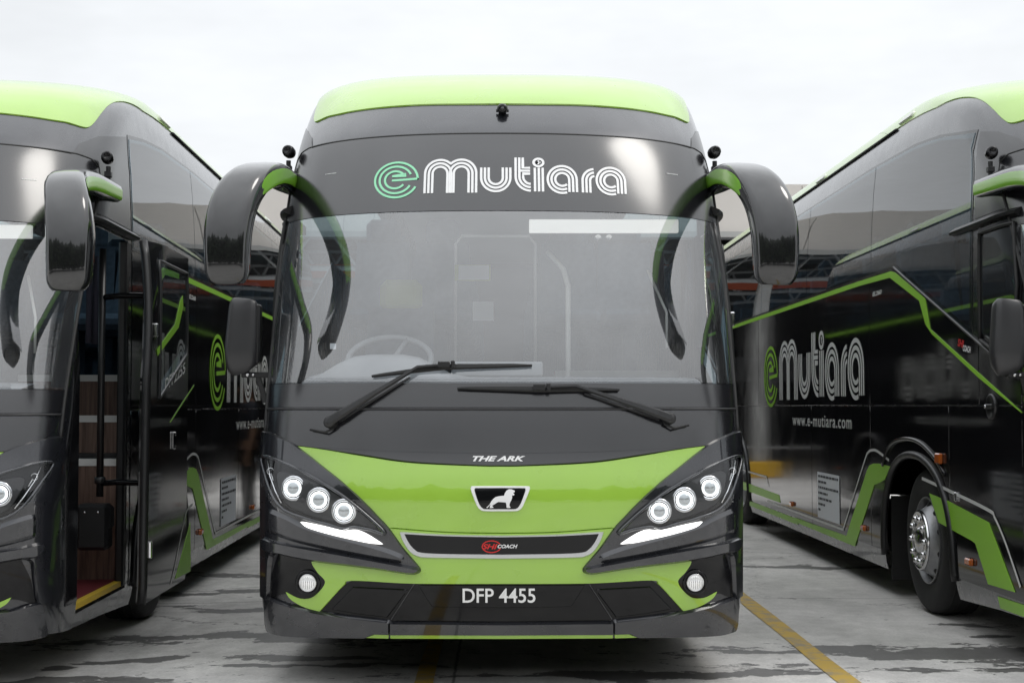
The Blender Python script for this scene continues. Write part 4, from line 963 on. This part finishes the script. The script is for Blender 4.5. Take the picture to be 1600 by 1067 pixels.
# --- wheels
def wheel(x, y, s):
    ax = (s, 0, 0); c = (x, y, 0.5)
    t = MB().lathe([(0.29, -0.24), (0.40, -0.28), (0.47, -0.275), (0.497, -0.25), (0.50, -0.2), (0.50, -0.06), (0.494, -0.02), (0.47, 0.012), (0.43, 0.022), (0.36, 0.016), (0.30, 0.0), (0.29, -0.03)], c, ax, 56)
    w_ = t.build('wheel', 'tyre_rubber', coach, org=ORG, angle=40)
    q = MB()
    for r_, h_ in ((0.46, -0.05), (0.46, -0.10), (0.46, -0.15), (0.46, -0.20)): pass
    for hh in (-0.055, -0.11, -0.165, -0.215): q.lathe([(0.5005, hh-0.006), (0.503, hh-0.004), (0.503, hh+0.004), (0.5005, hh+0.006)], c, ax, 56)
    q.build('tread_groove', 'black_rubber', w_, True, ORG)
    r = MB().lathe([(0.292, -0.03), (0.300, 0.0), (0.298, 0.012), (0.288, 0.012), (0.282, -0.008), (0.272, -0.034), (0.262, -0.03), (0.238, -0.004), (0.216, 0.026), (0.207, 0.046), (0.204, 0.055)], c, ax, 48).build('rim', 'steel', w_, org=ORG, angle=40)
    hc = MB().lathe([(0.204, 0.045), (0.208, 0.056), (0.205, 0.066), (0.195, 0.069), (0.186, 0.064), (0.15, 0.066), (0.105, 0.064), (0.09, 0.060), (0.082, 0.072), (0.06, 0.084), (0.03, 0.088), (0.0005, 0.089)], c, ax, 40).build('hub_cover', 'chrome', w_, org=ORG, angle=35)
    a = Vector((0, 1, 0)); b = Vector((0, 0, 1)); C0 = Vector(c); X = Vector(ax)
    if y > 12: return
    nut = hole_ = None
    for k in range(10):
        g = 2*PI*k/10; d = a*math.cos(g)+b*math.sin(g); P0 = C0+d*0.150
        o = MB().lathe([(0.030, 0.0), (0.029, 0.004), (0.024, 0.004), (0.021, -0.004), (0.018, 0.012), (0.014, 0.024), (0.0005, 0.026)], (0, 0, 0), ax, 12).build('wheel_nut', 'chrome', w_, True) if nut is None else link('wheel_nut', nut, None, w_)
        nut = o.data; o.location = P0+X*0.066-ORG
    for k in range(10):
        g = 2*PI*(k+0.5)/10; d = a*math.cos(g)+b*math.sin(g)
        o = MB().lathe([(0.026, 0.0), (0.024, 0.008), (0.0005, 0.008)], (0, 0, 0), (1, 0, 0), 14).build('hand_hole', 'black_rubber', w_, True) if hole_ is None else link('hand_hole', hole_, None, w_)
        hole_ = o.data; n_ = (X*0.72+d*0.68).normalized(); o.location = C0+d*0.246+X*-0.016-ORG; o.rotation_euler = Vector((1, 0, 0)).rotation_difference(n_).to_euler()
for s in (-1, 1):
    wheel(s*1.185, 9.85, s); wheel(s*1.185, 17.4, s)
    MB().box(s*0.85, s*1.2, 10.72, 10.735, 0.12, 0.75).build('mud_flap', 'black_rubber', coach, org=ORG)
# --- entrance: jambs, steps, hand pole, closing machine box
st = MB().box(0.35, 1.19, 7.72, 8.95, 0.345, 0.37).build('entrance_step', 'carpet', coach, org=ORG)
MB().box(1.19, 1.235, 7.74, 8.86, 0.345, 0.376).build('step_edge', 'yellow_trim', st, org=ORG)
for k, (y, z0, z1) in enumerate(((8.95, 0.37, 1.10), (9.25, 1.10, 1.37), (9.55, 1.37, 1.64))):
    a = MB().box(0.36, 1.19, y, y+0.30, z0, z1).build('stair', 'wood_laminate', coach, org=ORG)
    MB().box(0.36, 1.19, y-0.012, y+0.05, z1-0.022, z1+0.022).build('nosing', 'white_plastic', a, org=ORG)
    MB().box(0.36, 1.19, y+0.05, y+0.30, z1, z1+0.02).build('tread_carpet', 'carpet', a, org=ORG)
MB().box(0.36, 0.80, 8.93, 8.95, 0.70, 0.73).box(0.80, 0.805, 8.944, 8.95, 0.37, 1.07).build('stair_trim', 'interior_dark', coach, org=ORG)
MB().box(0.30, 0.36, 7.74, 9.84, 0.37, 1.30).build('stair_side', 'wood_laminate', coach, org=ORG)
q = MB(); q.tube([(1.12, 8.72, 2.42), (1.12, 8.72, 0.90)], 0.022, 10); q.tube([(1.12, 8.72, 0.98), (1.12, 8.72, 1.02)], 0.034, 10); q.build('door_shaft', 'black_plastic', coach, True, ORG)
bx = MB().cbox(1.0, 1.19, 8.64, 8.78, 0.58, 0.86, 0.02).cbox(0.985, 1.20, 8.65, 8.78, 0.70, 0.85, 0.02).build('door_motor_box', 'black_plastic', coach, org=ORG)
MB().lathe([(0.008, 0), (0.006, 0.004), (0.0005, 0.004)], (1.05, 8.64, 0.81), (0, -1, 0), 8).lathe([(0.008, 0), (0.006, 0.004), (0.0005, 0.004)], (1.13, 8.64, 0.81), (0, -1, 0), 8).build('screw', 'chrome', bx, True, ORG)
for y0, y1 in ((8.80, 8.93),): MB().cbox(1.195, 1.247, y0, y1, 0.34, 2.48, 0.012).build('door_jamb', 'black_plastic', coach, org=ORG)
q = MB()
for i in range(7): q.tube([(0.98+0.03*(i % 2), 8.95+0.035*i, 2.4), (0.98+0.035*(i % 2), 8.95+0.035*i, 1.85)], 0.02, 6)
q.build('curtain', 'curtain', coach, True, ORG)
# entrance door leaf, drawn where it is when shut
door = None
def door_leaf():
    global door
    door = empty('entrance_door', (0, 0, 0)); door.parent = coach
    OUT, BACK = 0.25, 0.55
    Y0b, Y0t, Y1, Z0, Z1 = 7.70, 7.93, 8.90, 0.31, 2.44
    pl = dense([(Y0b, Z0), (Y1, Z0), (Y1, Z1), (Y0t, Z1), (Y0b+0.02, 1.6)], 0.1)
    G = [(8.00, 1.50), (8.84, 1.80), (8.84, 2.33), (8.02, 2.33)]
    uz = lambda l: [(u_at(1, y, z), z) for y, z in l]
    hole = uz(dense(G, 0.1)[::-1])
    patch('leaf_skin', 'black_panel', uz(pl), off=0.008, rim=0.05, chamfer=0.0, parent=door, holes=[hole])
    patch('leaf_window', 'side_glass', uz(dense([(7.985, 1.48), (8.855, 1.785), (8.855, 2.345), (8.005, 2.345)], 0.1)), off=0.010, rim=0.003, parent=door)
    q = MB(); q.tube([S(u_at(1, y, z), z, 0.012) for y, z in dense(G+[G[0]], 0.06, False)], 0.010, 6, caps=False); q.build('window_gasket', 'mirror_grey', door, True, ORG)
    q = MB(); q.tube([S(u_at(1, y, z), z, -0.005) for y, z in dense([(Y0b-0.01, Z0), (Y0b+0.0, 1.0), (Y0b+0.02, 1.6), (Y0t-0.01, Z1)], 0.1, False)], 0.026, 8); q.build('leading_edge', 'black_plastic', door, True, ORG)
    def dp(x, y):
        Yw, z = plane_pt(x, y, 1.50, 'l'); return (Yw-BACK, z)
    def ds(pts): return uz(dense([dp(*p) for p in pts], 0.05))
    patch('livery_band', 'lime_print', ds([(279, 470), (283, 462), (283.5, 480), (276, 512), (243, 556), (242, 546), (271, 506)]), off=0.0135, rim=0.002, parent=door)
    patch('livery_line', 'lime_print', ds([(301, 600.5), (301, 603), (264, 660), (262.5, 660)]), off=0.0105, rim=0.002, parent=door)
    patch('livery_band', 'lime_print', ds([(295, 815), (296, 892), (272, 904)]), off=0.0105, rim=0.002, parent=door)
    yz = [dp(*p) for p in dense(spline([(298, 788, 1), (291, 795), (285, 815), (265, 912, 1)], False, 5), 6, False)]
    ribbons('livery_line', 'grey_print', [stroke(yz, 0.018)], door, 0.011, lambda a, b: (u_at(1, a, b), b))
    y, z = dp(268, 688); c = S(u_at(1, y, z), z, 0.010)
    MB().cbox(c.x-0.005, c.x+0.014, c.y-0.03, c.y+0.03, c.z-0.055, c.z+0.055, 0.006).build('leaf_handle', 'chrome', door, org=ORG)
    MB().cbox(c.x+0.012, c.x+0.018, c.y-0.016, c.y+0.016, c.z-0.035, c.z+0.035, 0.003).build('handle_recess', 'black_gloss', door, org=ORG)
    c = S(u_at(1, 7.72, 0.62), 0.62, 0.02); MB().cbox(c.x-0.02, c.x+0.02, c.y-0.012, c.y+0.012, c.z-0.05, c.z+0.05, 0.006).build('edge_fitting', 'chrome', door, org=ORG)
    c = S(u_at(1, 7.83, 1.9), 1.9, 0.02); MB().cbox(c.x-0.02, c.x+0.02, c.y-0.012, c.y+0.012, c.z-0.04, c.z+0.04, 0.006).build('edge_fitting', 'chrome', door, org=ORG)
door_leaf()
# --- interior
MB().box(-1.15, 1.15, 9.86, 19.9, 1.60, 1.64).box(-1.15, 0.30, 7.7, 9.86, 0.95, 1.0).build('cabin_floor', 'interior_dark', coach, org=ORG)
MB().box(-1.05, 1.05, 9.3, 19.9, 3.42, 3.44).build('ceiling', 'interior_grey', coach, org=ORG)
MB().box(-1.10, 0.33, 9.86, 9.88, 1.0, 1.62).build('bulkhead', 'interior_grey', coach, org=ORG)
q = MB(); nx = 24; prof_d = [(0.10, 1.05), (0.06, 1.50), (0.10, 1.545), (0.35, 1.575), (0.50, 1.56), (0.52, 1.40), (0.50, 1.0)]; vs = []
for i in range(nx+1):
    x = -1.04+2.08*i/nx; f0 = prof(1.5)[0]; y0 = S0(u_x(x, 1.5), 1.5).y; hump = 0.12*math.exp(-((x+0.62)/0.30)**4)
    vs += [(x, y0+a+0.03, b+(hump if 0.09 < a < 0.51 and b > 1.5 else 0)) for a, b in prof_d]
m = len(prof_d); q.add(vs, [(i*m+k, i*m+k+1, (i+1)*m+k+1, (i+1)*m+k) for i in range(nx) for k in range(m-1)]); dash = q.build('dashboard', 'dashboard', coach, True, ORG)
c = Vector((-0.62, 7.86, 1.68)); ax = Vector((0, -0.55, 0.8)).normalized(); a = ax.orthogonal().normalized(); b = ax.cross(a)
q = MB(); q.tube([c+(a*math.cos(g)+b*math.sin(g))*0.23 for g in [2*PI*i/36 for i in range(37)]], 0.016, 8, caps=False)
for g in (0.3, 2.6, 4.7): q.tube([c-ax*0.03, c+(a*math.cos(g)+b*math.sin(g))*0.225], 0.014, 6)
q.tube([c-ax*0.03, c-ax*0.4], 0.03, 8); q.build('steering_wheel', 'interior_grey', coach, True, ORG)
def seat(x, y, z, name='passenger_seat', driver=False):
    w_ = 0.22
    o = MB().cbox(x-w_, x+w_, y-0.22, y+0.25, z+0.36, z+0.48, 0.04).cbox(x-0.05, x+0.05, y-0.1, y+0.1, z, z+0.36, 0.01).build(name, 'seat_cloth', coach, org=ORG)
    MB().add([(x-w_, y+0.20, z+0.42), (x+w_, y+0.20, z+0.42), (x+w_, y+0.34, z+0.42), (x-w_, y+0.34, z+0.42), (x-w_*0.9, y+0.36, z+1.02), (x+w_*0.9, y+0.36, z+1.02), (x+w_*0.9, y+0.48, z+1.02), (x-w_*0.9, y+0.48, z+1.02)], [(0,3,2,1),(4,5,6,7),(0,1,5,4),(1,2,6,5),(2,3,7,6),(3,0,4,7)]).build('seat_back', 'seat_cloth', o, org=ORG)
    MB().cbox(x-0.13, x+0.13, y+0.35, y+0.45, z+1.0, z+1.2, 0.04).build('head_rest', 'seat_cloth' if not driver else 'headrest', o, org=ORG)
seat(-0.62, 8.35, 1.0, 'driver_seat', True)
for i in range(9):
    y = 10.4+1.02*i
    for x in (-0.9, -0.45, 0.5, 0.93): seat(x, y, 1.64)
def bar_tube(name, pts, r=0.014, mat='chrome'):
    q = MB(); q.tube(pts, r, 8); return q.build(name, mat, coach, True, ORG)
bar_tube('grab_pole', [(0.385, 8.25, 1.0), (0.385, 8.25, 2.12), (0.36, 8.28, 2.22), (0.27, 8.35, 2.33)], 0.016, 'white_plastic')
bar_tube('partition_frame', [(-0.29, 8.9, 1.6), (-0.29, 8.9, 2.44), (-0.25, 8.9, 2.49), (0.17, 8.9, 2.49), (0.21, 8.9, 2.44), (0.21, 8.9, 1.6)], 0.009, 'white_plastic')
bar_tube('microphone_stalk', [(0.93, 8.0, 1.75), (0.93, 8.0, 1.95), (0.84, 8.15, 2.2)], 0.008, 'white_plastic')
MB().cbox(0.15, 0.97, 7.76, 7.80, 2.372, 2.445, 0.004).build('white_strip', 'cabin_glow', coach, org=ORG)  # pale strip behind the windscreen, glow added to brighten it
q = MB()
for x in (0.53, 0.59): q.lathe([(0.001, -0.03), (0.018, -0.02), (0.022, 0), (0.018, 0.02), (0.001, 0.03)], (x, 7.8, 2.345), (0, -1, 0), 12)
q.build('reading_lamp', 'chrome', coach, True, ORG)
MB().box(-0.27, -0.08, 8.86, 8.862, 2.21, 2.30).build('paper_sign', 'paper', coach, org=ORG); MB().box(-0.295, -0.07, 8.87, 8.872, 2.205, 2.305).build('headrest_cover', 'headrest', coach, org=ORG)
MB().box(-0.18, -0.05, 8.80, 8.802, 1.95, 2.07).build('paper_sign', 'paper', coach, org=ORG)
MB().cbox(-0.27, 0.22, 7.62, 7.68, 1.58, 1.66, 0.008).build('console', 'interior_grey', coach, org=ORG)
MB().box(-0.9, -0.87, 7.45, 7.47, 1.72, 1.75).build('permit_sticker', 'paper', coach, org=ORG)
# ------------------------------------------------------------------ the three coaches
tag(coach, 'black, grey and green coach with front number plate DFP 4455 and wide windscreen', 'coach', 'coaches parked side by side')
def copy_tree(o, parent, skip=()):
    c = o.copy(); COL.objects.link(c); c.parent = parent
    for ch in o.children:
        if ch.name.split('.')[0] not in skip: copy_tree(ch, c, skip)
    return c
ch_list = list(coach.children_recursive)
lc = copy_tree(coach, None, ('number_plate',)); lc.location = ORG+Vector(BUS['l'][:3]); lc.rotation_euler = (0, 0, BUS['l'][3])
tag(lc, 'coach with its entrance door open, showing red carpeted wooden steps', 'coach', 'coaches parked side by side')
rc = copy_tree(coach, None, ('number_plate',)); rc.location = ORG+Vector(BUS['r'][:3])
tag(rc, 'coach showing its driver side, white and green lettering and chrome front wheel', 'coach', 'coaches parked side by side')
for c in lc.children:
    if c.name.startswith('entrance_door'):
        c.location = (0.25, 0.55, 0)
        vs, fs = norm_text('DFP2255', bold=0.022, shear=0.1)
        def f(a, b):
            x = 254+(286-254)*a; y = 612-(612-582)*a-b*(20-3*a); Yw, z = plane_pt(x, y, 1.50, 'l'); return (u_at(1, Yw-0.55, z), z)
        ribbons('fleet_number', 'white_print', [(vs, fs)], c, 0.0145, f)
# swing arms that carry the open leaf
for z, yy in ((2.12, 8.72), (0.98, 8.72)):
    MB().tube([(1.12, yy, z), (1.24, yy-0.02, z+0.01), (1.40, 8.66, z+0.005), (1.46, 8.62, z)], 0.019, 8).build('door_swing_arm', 'black_gloss', lc, True, ORG)
# ------------------------------------------------------------------ a person in the gap, seen only as a reflection in the coach with the open door
def person():
    d = to_local('l', ray(388, 700), False); c = to_local('l', Vector((0, 0, CAMZ))); t = (1.25-c.x)/d.x; h = c+d*t
    t2 = 0.45/abs(d.x); p = Vector((1.25+0.45, h.y+d.y*t2, 0)); p = Matrix.Rotation(BUS['l'][3], 3, 'Z') @ (p-ORG)+ORG+Vector((BUS['l'][0], BUS['l'][1], 0))
    r = empty('person', (p.x, p.y, -0.02)); r.rotation_euler = (0, 0, math.radians(75))
    tag(r, 'person in navy t-shirt and dark trousers standing in the gap, mirrored in the coach flank', 'person')
    def skin(name, verts, edges, radii, mat, root=0, sub=2):
        me = bpy.data.meshes.new(name); me.from_pydata(verts, edges, []); o = bpy.data.objects.new(name, me); COL.objects.link(o)
        m = o.modifiers.new('skin', 'SKIN'); sv = me.skin_vertices[0].data
        for i, q in enumerate(radii): sv[i].radius = (q, q) if not isinstance(q, tuple) else q; sv[i].use_root = (i == root)
        s2 = o.modifiers.new('sub', 'SUBSURF'); s2.levels = s2.render_levels = sub
        bpy.context.view_layer.update(); m2 = bpy.data.meshes.new_from_object(o.evaluated_get(bpy.context.evaluated_depsgraph_get())); bpy.data.objects.remove(o)
        return link(name, m2, mat, r, True)
    V = [(0,0,0.95),(0,0,1.12),(0,-0.01,1.32),(0,0,1.46),(0,0,1.53),(0,-0.02,1.60),(0,-0.03,1.70)]; E = [(0,1),(1,2),(2,3),(3,4),(4,5),(5,6)]; Rr = [(0.15,0.11),(0.14,0.10),(0.16,0.11),(0.09,0.08),(0.055,0.055),(0.08,0.095),(0.085,0.10)]
    for s_ in (-1, 1):
        b = len(V); V += [(s_*0.19,0,1.42),(s_*0.25,0.02,1.15),(s_*0.26,-0.04,0.92),(s_*0.26,-0.06,0.84)]; E += [(3,b),(b,b+1),(b+1,b+2),(b+2,b+3)]; Rr += [0.065,0.046,0.033,0.038]
        for k in range(4): V.append((s_*0.26+(k-1.5)*0.006, -0.085+k*0.022, 0.75-0.008*(k in (1, 2)))); E.append((b+3, len(V)-1)); Rr.append(0.009)
        V.append((s_*0.245, -0.105, 0.80)); E.append((b+3, len(V)-1)); Rr.append(0.010)
        b = len(V); V += [(s_*0.09,0,0.88),(s_*0.10,-0.01,0.50),(s_*0.11,0.02,0.09),(s_*0.12,-0.12,0.035)]; E += [(0,b),(b,b+1),(b+1,b+2),(b+2,b+3)]; Rr += [0.085,0.06,0.042,0.035]
    skin('body', V, E, Rr, 'skin')
    T = [(0,0,0.93),(0,0,1.12),(0,-0.01,1.32),(0,0,1.45)]; TE = [(0,1),(1,2),(2,3)]; TR = [(0.17,0.125),(0.158,0.118),(0.175,0.125),(0.10,0.09)]
    for s_ in (-1, 1): b = len(T); T += [(s_*0.19,0,1.42),(s_*0.235,0.012,1.22)]; TE += [(3,b),(b,b+1)]; TR += [0.078,0.068]
    skin('shirt', T, TE, TR, 'navy_cloth')
    T = [(0,0,0.98)]; TE = []; TR = [(0.165,0.12)]
    for s_ in (-1, 1): b = len(T); T += [(s_*0.09,0,0.86),(s_*0.10,-0.01,0.50),(s_*0.11,0.02,0.10)]; TE += [(0,b),(b,b+1),(b+1,b+2)]; TR += [0.10,0.075,0.065]
    skin('trousers', T, TE, TR, 'trouser_cloth')
    MB().lathe([(0.0005,0.10),(0.05,0.09),(0.085,0.055),(0.10,0.0),(0.095,-0.05),(0.085,-0.06)], (0,0.005,1.715), (0,0.15,1), 20).build('hair', 'hair', r, True)
    MB().lathe([(0.012,-0.02),(0.016,0.0),(0.006,0.02)], (0,-0.125,1.64), (0,-0.4,1), 8, cap=True).build('nose', 'skin', r, True)
    for s_ in (-1, 1):
        MB().lathe([(0.001,-0.012),(0.011,0),(0.001,0.012)], (s_*0.032,-0.112,1.67), (0,-1,0), 10).build('eye', 'hair', r, True)
        MB().lathe([(0.001,-0.03),(0.018,-0.01),(0.02,0.012),(0.001,0.028)], (s_*0.092,-0.015,1.65), (0,0,1), 8).build('ear', 'skin', r, True)
        MB().cbox(s_*0.115-0.05, s_*0.115+0.05, -0.19, 0.08, 0.0, 0.085, 0.025).build('shoe', 'trouser_cloth', r, False)
person()
